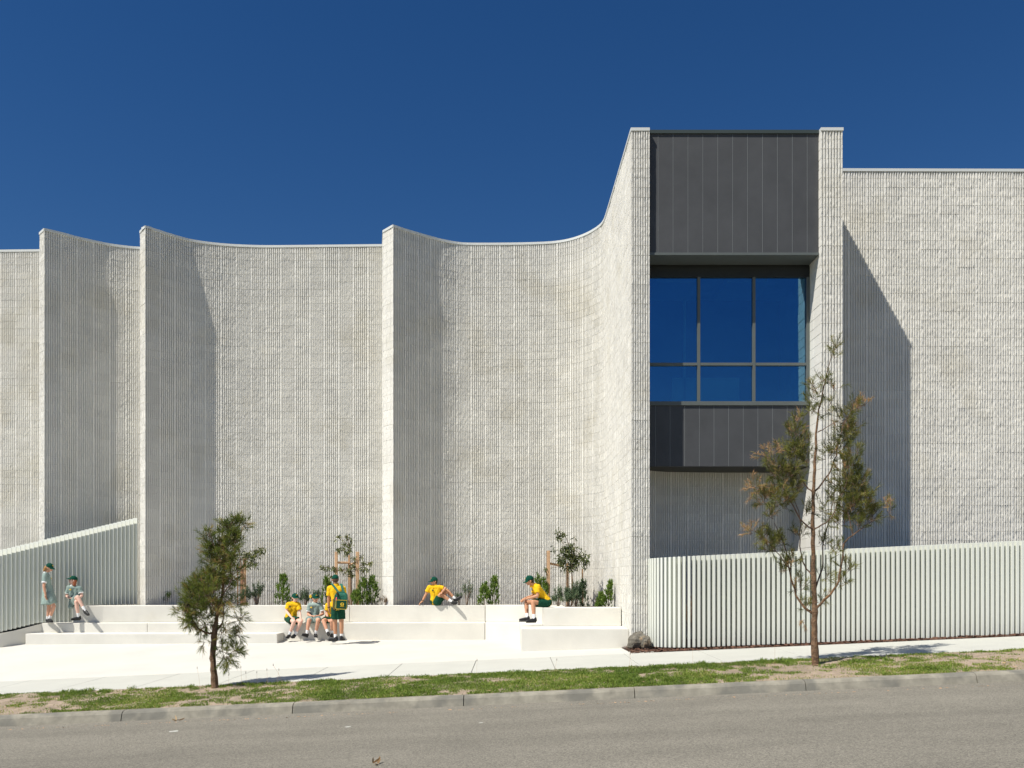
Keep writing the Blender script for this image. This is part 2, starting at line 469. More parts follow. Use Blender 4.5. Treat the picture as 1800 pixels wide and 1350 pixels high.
paths = []
for ri, (pts, c0, c1, style) in enumerate(runs):
    P = Path(pts); paths.append(P)
    nb = max(1, round(P.L / .4)); bw = P.L / nb
    k = bw / .4
    if style == 'plain': cols = [(0, -.004, 0), (.008, 0, 1), (bw / 2, 0, 1), (bw - .008, 0, 1), (bw, -.004, 0)]
    elif style == 'fair': cols = [(0, -.007, 0), (.006, 0, .1), (bw - .006, 0, .1), (bw, -.007, 0)]
    else:
        gd = .032 if style == 'rib' else .009
        ng = 7 if bw > .3 else max(1, int(round(bw / .05)) - 1)
        pitch = bw / (ng + .45)
        cols = [(0, -.003, 0), (.004, 0, 1)]
        for g in range(ng):
            c = (g + .725) * pitch
            cols += [(c - .0155 * k, 0, 1), (c - .0120 * k, -gd, .3), (c + .0120 * k, -gd, .3), (c + .0155 * k, 0, 1)]
        cols += [(bw - .004, 0, 1), (bw, -.003, 0)]
    cu = np.array([c[0] for c in cols]); cdp = np.array([c[1] for c in cols]); cr = np.array([c[2] for c in cols])
    nc = len(cols); nr = len(zoff)
    Q = np.array([(j * nc + i, j * nc + i + 1, (j + 1) * nc + i + 1, (j + 1) * nc + i) for j in range(nr - 1) for i in range(nc - 1)])
    U = (np.arange(nb)[:, None] * bw + cu[None, :])                        # nb x nc
    X, Y, NX, NY = P.at(U)
    for c in range(c0, c1):
        Z = c * .2 + np.array(zoff)
        jr = np.array([1, 0, 0, 0, 0, 1])
        xx = np.broadcast_to(X[:, None, :], (nb, nr, nc)); yy = np.broadcast_to(Y[:, None, :], (nb, nr, nc))
        zz = np.broadcast_to(Z[None, :, None], (nb, nr, nc))
        rough = .0020 * rng.standard_normal((nb, nr, nc)).clip(-2, 2)
        if style != 'fair':
            rough = rough + .0018 * vnoise(xx, yy, zz, 15.0) + .0008 * vnoise(xx + 5, yy, zz, 3.1)
            chips = (vnoise(xx + 11, yy + 3, zz, 17.0) > .66)
            rough = rough - .0055 * chips
        blk = rng.normal(0, .0018, (nb, 1, 1))
        dep = cdp[None, None, :] + cr[None, None, :] * rough + blk * (cr[None, None, :] > .05)
        jd = .010 if style != 'fair' else .008
        dep = np.where(jr[None, :, None] * (cr > 0)[None, None, :] > 0, np.minimum(dep, -jd) , dep)
        dep = np.where(jr[None, :, None] * (cr == 0)[None, None, :] > 0, -jd, dep)
        V = np.stack([xx + NX[:, None, :] * dep, yy + NY[:, None, :] * dep, zz], -1)
        t = rng.uniform(0, 1, nb)
        for b in range(nb):
            cx, cy = X[b, nc // 2], Y[b, nc // 2]
            nxm, nym = NX[b, nc // 2], NY[b, nc // 2]
            cz = c * .2 + .1
            face = -(cx * nxm + cy * nym + (cz - CAM) * 0) / math.hypot(cx, cy)
            key = max(0, face) * bw / (cy * cy)
            px = 900 + cx / cy * F; py = HOR - (cz - CAM) / cy * F
            if px < 5 or px > 1795 or style == 'plain' or cz < .95: key = 0
            if ri == 12 or (ri >= 13 and cz < 1.9 + .045 * cx): key = 0
            blocks.append((V[b].reshape(-1, 3), Q, t[b], key))
order = sorted(range(len(blocks)), key=lambda i: -blocks[i][3])
single = set(order[:300])
for i in sorted(single):
    V, Q, t, _ = blocks[i]
    np_mesh('block', V, Q, M['block'], bld, False, np.full(len(V), t))
VV = []; QQ = []; TT = []; off = 0
for i, (V, Q, t, _) in enumerate(blocks):
    if i in single: continue
    VV.append(V); QQ.append(Q + off); TT.append(np.full(len(V), t)); off += len(V)
o = np_mesh('blockwork', np.vstack(VV), np.vstack(QQ), M['block'], bld, False, np.concatenate(TT))
tag(o, kind='stuff')
print('blocks', len(blocks), 'quads', sum(len(q) for q in QQ))
del blocks, VV, QQ

def coping(idx, z, h=.062, out=.014, m='coping', inner=.3):
    """folded metal capping over consecutive runs"""
    V = []
    pts = []
    for i in idx:
        P = paths[i]
        for (p, n) in zip(P.P, P.N): pts.append((p, n, i))
    # merge corners
    Q2 = []
    for j, (p, n, i) in enumerate(pts):
        if Q2 and np.linalg.norm(Q2[-1][0] - p) < .03:
            q = Q2[-1]; s = q[1] + n; l = np.linalg.norm(s); s = s / l
            sc = 1 / max(.35, float(np.dot(s, n)))
            Q2[-1] = (p, s, sc); continue
        Q2.append((p, n, 1.0))
    mb = MB(); prof = [(out, 0), (out, h), (-inner, h + .01), (-inner, 0)]
    V = []
    for (p, n, sc) in Q2:
        for (a, b) in prof:
            V.append((p[0] + n[0] * a * (sc if a > 0 else 1), p[1] + n[1] * a * (sc if a > 0 else 1), z + b))
    k = len(prof)
    Fc = [(i * k + j, (i + 1) * k + j, (i + 1) * k + (j + 1) % k, i * k + (j + 1) % k) for i in range(len(Q2) - 1) for j in range(k)]
    Fc += [tuple(range(k)), tuple(range((len(Q2) - 1) * k, len(Q2) * k))[::-1]]
    mb.add(V, Fc)
    return mb.build('coping', M[m], bld)
for g in ([0], [1, 2], [3], [4, 5], [6], [7, 8], [9, 10]):
    coping(g, TOP - .03, inner=.16 if len(g) > 1 or g == [9] else .22)
coping([14, 15], TOP - .03 + .003, inner=.2); coping([16], TOP - .035, inner=.25)

# roof and plain rear walls
mb = MB()
mb.add([(-15.3, 24.3, 10.5), (2.3, 24.3, 10.5), (2.3, 36, 10.5), (-15.3, 36, 10.5)], [(0, 1, 2, 3)])
mb.add([(2.9, 18.5, 10.5), (6.3, 18.5, 10.5), (6.9, 19.5, 10.5), (12.6, 19.6, 10.5), (12.6, 36, 10.5), (2.9, 36, 10.5)], [(0, 1, 2, 3, 4, 5)])
mb.build('roof', M['roof'], bld)
mb = MB()
mb.box((-1.35, 36.1, 5), (27.9, .2, 11)); mb.box((-15.4, 30, 5), (.2, 12, 11)); mb.box((12.7, 27.7, 5), (.2, 16.6, 11))
mb.build('rear_wall', M['room'], bld)

# upper box of dark panels
XL, XR = 2.845, 6.365
DB, DW = 17.72, 18.24
zb = CAM + 6.75; zt = CAM + 9.27
for a, b in zip([XL] + [XL + .19 + .3095 * k for k in range(11)], [XL + .19 + .3095 * k for k in range(11)] + [XR]):
    if b - a < .05: continue
    mb = MB(); mb.box(((a + b) / 2, DB + .02 + rng.uniform(0, .002), (zb + .05 + zt) / 2), (b - a - .008, .04, zt - zb - .05))
    mb.build('cladding_panel', M['panel'], bld, bevel=.003)
mb = MB(); mb.box(((XL + XR) / 2, DB + .29, (zb + zt) / 2 + .03), (XR - XL - .004, .44, zt - zb - .08)); mb.build('box_core', M['frame'], bld)
mb = MB(); mb.box(((XL + XR) / 2, DB + .26, zb + .022), (XR - XL - .002, .57, .05)); mb.build('soffit_trim', M['frame'], bld)
mb = MB(); mb.box(((XL + XR) / 2, DB + .2, zt + .035), (XR - XL - .002, .46, .07)); mb.build('dark_coping', M['darkcop'], bld)

for k in range(11):
    x = XL + .19 + .3095 * k
    mb = MB(); mb.box((x, DB + .012, (zb + .05 + zt) / 2), (.007, .03, zt - zb - .06)); mb.build('joint_strip', M['frame_l'], bld)
# window
def wy(py): return CAM + (HOR - py) / 82.2
win = empty('window', ((XL + XR) / 2, DW, wy(600)))
win.parent = bld; win.matrix_parent_inverse = bld.matrix_basis.inverted()
fx = [2.845, 3.97 + .03, 5.16 + .03, 6.33]                    # 1226/1231, 1323/1328
fx = [(1228.5 - 900) / 82.2, (1325.5 - 900) / 82.2]
z_s, z_t, z_h = wy(706), wy(640), wy(487)
fw = .06
def fbox(name, x0, x1, z0, z1, dep=.10, m='frame', y=DW, par=win, bev=.004):
    mb = MB(); mb.box(((x0 + x1) / 2, y + dep / 2, (z0 + z1) / 2), (x1 - x0, dep, z1 - z0))
    return mb.build(name, M[m], par, bevel=bev)
xr = (1420 - 900) / 82.2
fbox('sill', XL, xr + .06, wy(713), z_s, .14, y=DW - .03)
fbox('head', XL, xr + .05, z_h, wy(470), .10, 'darkframe')
fbox('transom', XL, fx[0] - fw / 2, z_t - fw / 2, z_t + fw / 2, .09, y=DW + .004)
fbox('transom', fx[0] + fw / 2, fx[1] - fw / 2, z_t - fw / 2, z_t + fw / 2, .09, y=DW + .004)
fbox('transom', fx[1] + fw / 2, xr - .03, z_t - fw / 2, z_t + fw / 2, .09, y=DW + .004)
for x in fx: fbox('mullion', x - fw / 2, x + fw / 2, z_s, z_h)
fbox('jamb', xr - .03, xr + .04, z_s, z_h)
fbox('jamb', XL, XL + .03, z_s, z_h)
fbox('side_trim', xr + .042, XR, wy(822), zb, .10, 'trim', y=DW - .01, par=bld)
# stepped dark lining over the head
for k in range(3):
    fbox('head_lining', XL, xr + .041, wy(470) + .03 * k + .012 * k, wy(470) + .03 * (k + 1) + .012 * k, .10 - .02 * k, 'darkframe', y=DW + .01 + .02 * k, par=bld)
fbox('head_lining', XL, xr + .041, wy(470) + .12, zb, .06, 'darkframe', y=DW + .05, par=bld)
cols_ = [XL + .03, fx[0] - fw / 2, fx[0] + fw / 2, fx[1] - fw / 2, fx[1] + fw / 2, xr - .03]
for i in range(3):
    for (z0, z1) in ((z_s, z_t - fw / 2), (z_t + fw / 2, z_h)):
        fbox('pane', cols_[2 * i] - .004, cols_[2 * i + 1] + .004, z0 - .004, z1 + .004, .012, 'glass', y=DW + .05, bev=0)
# dim room behind the glass
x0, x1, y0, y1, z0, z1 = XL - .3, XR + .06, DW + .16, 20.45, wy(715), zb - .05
def quad(name, vs, m):
    mb = MB(); mb.add(vs, [(0, 1, 2, 3)]); return mb.build(name, M[m], bld)
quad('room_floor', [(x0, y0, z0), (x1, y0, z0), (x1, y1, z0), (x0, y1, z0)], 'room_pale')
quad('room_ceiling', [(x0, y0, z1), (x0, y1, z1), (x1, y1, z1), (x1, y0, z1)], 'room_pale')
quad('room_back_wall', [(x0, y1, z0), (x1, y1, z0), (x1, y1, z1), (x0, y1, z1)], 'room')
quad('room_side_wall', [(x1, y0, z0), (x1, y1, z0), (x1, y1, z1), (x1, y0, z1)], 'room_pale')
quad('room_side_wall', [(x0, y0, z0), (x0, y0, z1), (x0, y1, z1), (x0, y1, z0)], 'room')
mb = MB(); mb.box((5.15, 19.3, z1 - .12), (.9, 1.2, .10)); mb.box((3.6, 19.3, z1 - .12), (.9, 1.2, .10)); mb.build('ceiling_baffle', M['trim'], bld, bevel=.01)
mb = MB(); mb.box((4.1, 20.3, z0 + 1.5), (.06, .1, 3.0)); mb.box((4.6, 20.3, z0 + .55), (1.6, .1, 1.1)); mb.build('room_cupboard', M['trim'], bld, bevel=.01)
# spandrel panels under the window
z0, z1 = wy(820), wy(713)
xs_ = [XL] + [(1152 - 900 + 25.72 * k) / 82.2 for k in range(11)] + [xr + .04]
for a, b in zip(xs_[:-1], xs_[1:]):
    mb = MB(); mb.box(((a + b) / 2, DW + .025 + rng.uniform(0, .002), (z0 + z1) / 2), (b - a - .008, .05, z1 - z0 - .002)); mb.build('cladding_panel', M['panel'], bld, bevel=.003)
for x in xs_[1:-1]:
    mb = MB(); mb.box((x, DW + .016, (z0 + z1) / 2), (.007, .036, z1 - z0 - .01)); mb.build('joint_strip', M['frame_l'], bld)
mb = MB(); mb.prism([(XL, DW + .055), (XR, DW + .055), (XR, 20.2), (XL, 20.2)], z0 + .002, z0 + .05); mb.build('alcove_soffit', M['darkframe'], bld)
mb = MB(); mb.box(((XL + XR) / 2, DW + .1, (z0 + z1) / 2 + .03), (XR - XL, .08, z1 - z0 - .06)); mb.build('spandrel_back', M['darkframe'], bld)

# ------------------------------------------------------------------ concrete terraces
def bench(name, poly, z0, z1, label, cat='bench', group=None, z1f=None):
    mb = MB(); mb.prism(poly, z0, z1f or z1)
    o = mb.build(name, M['concrete'], bevel=.012)
    tag(o, label, cat, group); return o
def fx_(px, d): return (px - 900) * d / F
# lower tier, in lengths split by fine joints
bx = [-11.73, fx_(260, 21.38), -4.4, fx_(852.5, 21.48)]
def dl(x): return 21.3 + (x + 11.5) * .018
bench('concrete_bench', [(bx[0], dl(bx[0])), (bx[1] - .004, dl(bx[1])), (bx[1] - .004, 22.3), (bx[0] + .35, 22.1)], -.2, .43,
      'lower concrete tier at the left under the feet of the two girls in grey', 'bench', 'lower concrete seating tier')
bench('concrete_bench', [(bx[1] + .004, dl(bx[1])), (bx[2] - .004, dl(bx[2])), (bx[2] - .004, 22.6), (bx[1] + .004, 22.6)], -.2, .43,
      'long lower concrete tier on which the three children sit in a row', 'bench', 'lower concrete seating tier')
bench('concrete_bench', [(bx[2] + .004, dl(bx[2])), (bx[3] - .006, dl(bx[3])), (bx[3] - .006, 22.6), (bx[2] + .004, 22.6)], -.2, .43,
      'lower concrete tier to the right of the boy with the backpack, carrying his shadow', 'bench', 'lower concrete seating tier')
bench('concrete_bench', [(bx[3] + .006, dl(bx[3])), (.20, 21.0), (.20, 22.6), (bx[3] + .006, 22.6)], -.2, .43,
      'short angled lower concrete tier between the open joint and the big corner block', 'bench', 'lower concrete seating tier')
# upper tier
up0 = [(-11.05, 21.52), (-10.4, 21.7), (-8.6, 21.95)]
bench('concrete_bench', up0 + [(-8.6, 22.42), (-9.7, 22.42), (-10.9, 22.1), (-11.18, 21.72)], .431, .85,
      'upper concrete tier beside the blade fence with a girl sitting on its end', 'bench', 'upper concrete seating tier')
bench('concrete_bench', [(-8.592, 21.95), (-4.2, 22.05), (-4.2, 22.36), (-8.592, 22.42)], .431, .85,
      'upper concrete tier behind the needle leaved tree and the seated row of children', 'bench', 'upper concrete seating tier')
bench('concrete_bench', [(-4.192, 22.05), (bx[3] - .02, 22.12), (bx[3] - .02, 22.36), (-4.192, 22.36)], .431, .85,
      'upper concrete tier on which the boy in yellow leans back', 'bench', 'upper concrete seating tier')
bench('concrete_bench', [(bx[3] - .008, 22.12), (.55, 21.7), (.9, 19.2), (1.3, 19.2), (1.3, 22.36), (bx[3] - .008, 22.36)], .431, .86,
      'upper concrete tier bending behind the hunched boy in yellow', 'bench', 'upper concrete seating tier')
bench('concrete_step', [(-11.86, 20.8), (fx_(487, 20.8), 20.8), (fx_(487, 20.8), 21.4), (-11.86, 21.4)], -.3, .195,
      'long low concrete step in front of the lower tier, ending left of the seated row', 'step')
mb = MB()
# big corner blocks
bench('concrete_block', [(.19, 17.9), (2.45, 17.9), (2.45, 21.2), (.19, 21.2)], -.2, .483,
      'big low concrete block against the pier under the shoes of the hunched boy', 'concrete block')
bench('concrete_block', [(fx_(955, 18.9), 18.9), (2.42, 18.9), (2.42, 19.5), (.95, 19.5), (fx_(955, 18.9), 19.35)], .484, .893,
      'raised concrete block that the hunched boy sits on, shrubs growing behind it', 'concrete block')
# low wall under the left fence
lw = MB()
def lwt(x, y): return .43 - .215 * max(0, (-.807 * x - .59 * y + 3.10) / .9)
lw.prism([(-16, 17.6), (-12.24, 20.45), (-11.735, 21.3), (-11.4, 22.05), (-12.9, 20.93), (-16, 18.6)], -1.4, lwt)
tag(lw.build('low_concrete_wall', M['concrete'], bevel=.01), 'low sloping concrete kerb wall at the foot of the left blade fence', 'wall')

# ------------------------------------------------------------------ fences of upright blades
def blade_mesh(w, dep, h):
    mb = MB(); mb.box((0, dep / 2, h / 2), (w, dep, h))
    me = bpy.data.meshes.new('blade')
    bm = bmesh.new(); me.from_pydata(mb.v, [], mb.f); bm.from_mesh(me)
    bmesh.ops.recalc_face_normals(bm, faces=bm.faces)
    bmesh.ops.bevel(bm, geom=bm.edges[:], offset=.002, segments=1, affect='EDGES'); bm.to_mesh(me); bm.free()
    me.materials.append(M['fence']); me.shade_flat()
    return me
def blade(me, x, y, z, ang, par, sz=1):
    o = bpy.data.objects.new('blade', me); COL.objects.link(o)
    o.location = (x, y, z); o.rotation_euler = (0, 0, ang); o.scale = (1, 1, sz)
    o.parent = par; o.matrix_parent_inverse = par.matrix_basis.inverted()
    return o
rf = empty('batten_fence', (7, 16.7, .2))
tag(rf, 'white fence of close upright blades curving from the pier along the footpath', 'fence')
cx, cy, cr = 3.62, 17.52, .82
pts = []
for a in np.linspace(R(205), R(90), 40):       # around the corner; angle measured so that 90 = towards the street
    pts.append((cx + cr * math.cos(a), cy - cr * math.sin(a)))
pts.append((16, 16.7))
pf = Path.__new__(Path)
Pp = np.array(pts); dd = np.diff(Pp, axis=0)
pf.P = Pp; pf.l = np.r_[0, np.cumsum(np.hypot(dd[:, 0], dd[:, 1]))]; pf.L = pf.l[-1]
Tn = np.vstack([dd[0], (dd[1:] / np.linalg.norm(dd[1:], axis=1)[:, None] + dd[:-1] / np.linalg.norm(dd[:-1], axis=1)[:, None]), dd[-1]])
Tn[-2] = dd[-1]
Tn /= np.linalg.norm(Tn, axis=1)[:, None]; pf.N = np.c_[Tn[:, 1], -Tn[:, 0]]
bm_r = blade_mesh(.050, .17, 1.0)
pitch = .0975
nb = int(12.6 / pitch)
def rf_bot(x): return .186 + .0385 * (x - 3.55)
def rf_top(x): return 1.965 + .0465 * (x - 3.3)
for k in range(nb):
    x, y, nx, ny = pf.at(np.array([.03 + k * pitch]))
    x, y, nx, ny = float(x[0]), float(y[0]), float(nx[0]), float(ny[0])
    blade(bm_r, x, y, rf_bot(x), math.atan2(ny, nx) + math.pi / 2, rf, rf_top(x) - rf_bot(x))
def rail(par, path, u0, u1, inset, zf, h=.05, t=.03, name='rail'):
    us = np.linspace(u0, u1, 50); x, y, nx, ny = path.at(us)
    V = []; 
    for i in range(len(us)):
        for (a, b) in ((0, 0), (0, h), (-t, h), (-t, 0)):
            px_, py_ = x[i] + nx[i] * (a - inset), y[i] + ny[i] * (a - inset)
            V.append((px_, py_, zf(px_) + b))
    Fc = [(i * 4 + j, (i + 1) * 4 + j, (i + 1) * 4 + (j + 1) % 4, i * 4 + (j + 1) % 4) for i in range(len(us) - 1) for j in range(4)]
    mb = MB(); mb.add(V, Fc); return mb.build(name, M['fence'], par)
rail(rf, pf, 0, 12.6, .172, lambda x: rf_top(x) - .22); rail(rf, pf, 0, 12.6, .172, lambda x: rf_bot(x) + .2)
for k in range(9):
    px = 1354 + 115 * (k - 1)
    x = (px - 900) * 16.95 / F
    mb = MB(); mb.box((x, 16.94, SL * x + .6), (.09, .05, 1.6)); mb.build('post', M['fence'], rf)

lf = empty('blade_fence', (-11, 21.6, .6))
tag(lf, 'pale shaded blade fence with a sloping top behind the two girls in grey', 'fence')
A = np.array([-9.98, 22.85]); B = np.array([-12.57, 20.96]); u = (B - A); Lf = np.linalg.norm(u); u /= Lf
nrm = np.array([-u[1], u[0]])
if nrm[1] > 0: nrm = -nrm                         # towards the plaza
bm_l = blade_mesh(.012, .135, 1.0)
nl = 33; pl = Lf / nl
for k in range(-1, 46):
    p = A + u * (pl * (k + .5))
    t = (pl * (k + .5)) / Lf
    top = 3.177 - (3.177 - 2.226) * t
    zb_ = .855 if p[0] > -11.2 else lwt(p[0], p[1]) + .003
    if k < 0: continue
    ang = math.atan2(-.24, .97) + math.pi / 2
    blade(bm_l, p[0], p[1], zb_, ang, lf, top - zb_)
for zo in (.25, 1.5):
    mb = MB()
    p0 = A - nrm * .19; p1 = A + u * Lf * 1.35 - nrm * .19
    mb.tube([(p0[0], p0[1], .9 + zo), (p1[0], p1[1], .25 + zo * .8)], .03, 4); mb.build('rail', M['fence'], lf)

#BEGINP
# ------------------------------------------------------------------ plants
def rv(n, s=1.0): return rng.normal(0, s, (n, 3))
def unit(a): return a / np.maximum(1e-9, np.linalg.norm(a, axis=-1, keepdims=True))
class Leaves:
    """many small triangles / diamonds collected for one foliage mesh"""
    def __init__(s): s.V = []; s.Q = []; s.T = []; s.n = 0
    def needles(s, base, direc, length, width, tint, bend=.15):
        n = len(base)
        side = unit(np.cross(direc, unit(rng.normal(0, 1, (n, 3))))) * (width[:, None] / 2)
        mid = base + direc * length[:, None] * .55
        tip = base + direc * length[:, None] + np.array([0, 0, -1]) * (length * bend)[:, None]
        V = np.stack([base - side * .6, base + side * .6, mid + side, tip, mid - side], 1)   # a slim blade of 5 corners
        i = np.arange(n)[:, None] * 5 + s.n
        Q = np.concatenate([i + np.array([[0, 1, 2, 4]]), i + np.array([[4, 2, 3, 3]])], 0)
        s.V.append(V.reshape(-1, 3)); s.T.append(np.repeat(tint, 5)); s.n += 5 * n
        s.Q.append((i, ))
    def build(s, name, m, parent):
        V = np.vstack(s.V); T = np.concatenate(s.T); n = len(V) // 5
        i = np.arange(n)[:, None] * 5
        tris = np.concatenate([i + np.array([[0, 1, 2]]), i + np.array([[0, 2, 4]]), i + np.array([[4, 2, 3]])], 0)
        return np_mesh(name, V - np.array(parent.location) if False else V, tris, m, parent, False, T)

def clump(L, c, r, n, nl=.13, nw=.006, up=.6, per=22, tw=.22, brown=.1, wood=None, origin=None):
    """branchlets inside a clump, each dressed with needles"""
    c = np.array(c); r = np.array(r if hasattr(r, '__len__') else (r, r, r))
    for _ in range(n):
        q = rng.normal(0, .5, 3); q /= max(1, np.linalg.norm(q))
        st = c + q * r
        d = unit(q * .8 + np.array([0, 0, up]) + rng.normal(0, .35, 3))
        ln = tw * rng.uniform(.6, 1.2)
        ts = rng.uniform(0, 1, per)
        base = st + d * (ts * ln)[:, None]
        dd = unit(d * .9 + rng.normal(0, .45, (per, 3)))
        tone = rng.uniform(.0, .75)
        t = np.clip(tone + rng.normal(0, .15, per), 0, .85)
        if rng.random() < brown: t = np.clip(rng.uniform(.8, 1, per), 0, 1)
        L.needles(base, dd, nl * rng.uniform(.6, 1.15, per), np.full(per, nw), t)
        if wood is not None: wood.tube([st - d * .05, st + d * ln], [.004, .0015], 3, False)

def smooth_pts(pts, k=4):
    P = np.array(pts, float); out = []
    for i in range(len(P) - 1):
        p0 = P[max(i - 1, 0)]; p1 = P[i]; p2 = P[i + 1]; p3 = P[min(i + 2, len(P) - 1)]
        for j in range(k):
            t = j / k
            out.append(.5 * ((2 * p1) + (-p0 + p2) * t + (2 * p0 - 5 * p1 + 4 * p2 - p3) * t * t + (-p0 + 3 * p1 - 3 * p2 + p3) * t ** 3))
    out.append(P[-1]); return out

def tree(name, label, base, trunk, tr, branches, clumps, m, d, foliage_args):
    x, y, z = base
    root = empty('street_tree', base); tag(root, label, 'tree')
    P = smooth_pts([at(a, b, d + (c if c else 0)) for a, b, c in trunk], 5)
    n = len(P)
    mb = MB(); rr = [max(.004, np.interp(i / (n - 1), [k / (len(tr) - 1) for k in range(len(tr))], tr)) for i in range(n)]
    P = [p + rng.normal(0, .004, 3) for p in P]
    mb.tube(P, [r * (1 + rng.uniform(-.10, .12)) for r in rr], 9)
    mb.build('trunk', M['bark'], root, smooth=False)
    for br in branches:
        pts, r0 = br
        Q = smooth_pts([at(a, b, d + c) for a, b, c in pts], 4)
        Q = [q + rng.normal(0, .006, 3) for q in Q]
        mb = MB(); mb.tube(Q, list(np.linspace(r0, .005, len(Q))), 6); mb.build('branch', M['bark'] if r0 > .018 else M['twig'], root)
    L = Leaves(); wood = MB()
    for cl in clumps:
        a, b, c, rad, n = cl[:5]
        brown = cl[5] if len(cl) > 5 else foliage_args.get('brown', .1)
        upv = cl[6] if len(cl) > 6 else foliage_args.get('up', .6)
        cc = np.array(at(a, b, d + c)); rm = rad * d / F; n = int(n * foliage_args.get('more', 1))
        fa = dict(foliage_args); fa.pop('more', 0); fa['brown'] = brown; fa['up'] = upv
        # a few twigs from the nearest wood to the clump
        clump(L, cc, (rm, rm * .9, rm), n, wood=wood, **fa)
    L.build('foliage', m, root)
    wood.build('twigs', M['twig'], root)
    return root

tree('left', 'short bushy needle leaved tree standing in the verge in front of the terraces', tuple(at(378, 1211, 13.9)),
     [(379, 1214, 0), (376, 1185, 0), (374, 1150, 0), (377, 1112, 0), (381, 1085, .02), (390, 1045, .05), (394, 1000, 0), (396, 960, 0), (408, 915, -.05)], [.062, .050, .048, .046, .03, .022, .016, .01, .005],
     [([(376, 1112, 0), (362, 1112, -.05), (345, 1100, -.1), (333, 1080, -.15), (322, 1068, -.2)], .020),
      ([(378, 1108, 0), (388, 1100, .05), (393, 1085, .1), (395, 1060, .1)], .020),
      ([(382, 1080, 0), (365, 1050, .1), (350, 1030, .2)], .013), ([(388, 1050, 0), (402, 1030, -.15), (412, 1000, -.2)], .012),
      ([(394, 1000, 0), (378, 965, -.1), (367, 935, -.1)], .010), ([(396, 970, 0), (410, 940, .1), (425, 915, .1)], .009),
      ([(389, 1100, 0), (388, 1120, -.05), (392, 1150, -.05), (400, 1165, -.05)], .006)],
     [(365, 945, -.05, 10, 22), (370, 965, 0, 12, 32), (368, 985, .1, 12, 26), (402, 925, 0, 13, 34), (415, 925, .05, 12, 26), (427, 922, .1, 8, 12, .3), (398, 950, .0, 17, 60), (412, 950, -.1, 14, 44), (385, 970, .1, 16, 55),
      (400, 980, -.1, 18, 60), (385, 1000, .1, 18, 60), (408, 1005, -.1, 14, 40), (378, 1020, .1, 20, 66), (400, 1030, .1, 18, 60), (355, 1020, .15, 14, 40), (350, 1035, .1, 18, 60),
      (335, 1045, 0, 15, 46), (345, 1060, -.1, 20, 66), (370, 1045, -.2, 20, 66), (328, 1065, -.15, 12, 34, .1, .1), (322, 1078, -.2, 9, 18, .1, 0), (345, 1082, -.1, 15, 46, .1, .1), (365, 1075, .2, 18, 54),
      (335, 1095, -.1, 10, 22, .1, -.3), (358, 1100, .05, 12, 24, .15, -.3), (385, 1070, .2, 18, 46), (410, 1060, .1, 13, 26, .15, .2), (420, 1085, .05, 9, 16, .05, .2), (405, 1095, .1, 11, 12, 1, -.8), (392, 1060, -.25, 14, 12, 1, -1),
      (395, 1115, 0, 12, 18, .05, -.1), (418, 1115, .05, 9, 16, .05, .1), (390, 1140, -.05, 10, 16, .05, .1), (405, 1145, -.05, 12, 24, .05, .2), (418, 1143, 0, 8, 13, .05, .3), (400, 1160, -.05, 11, 22, .05, -.7), (362, 1130, 0, 8, 7, .6, -.5)],
     M['needle'], 13.9, dict(nl=.105, nw=.0055, up=.75, per=24, tw=.12, brown=.08, more=.85))
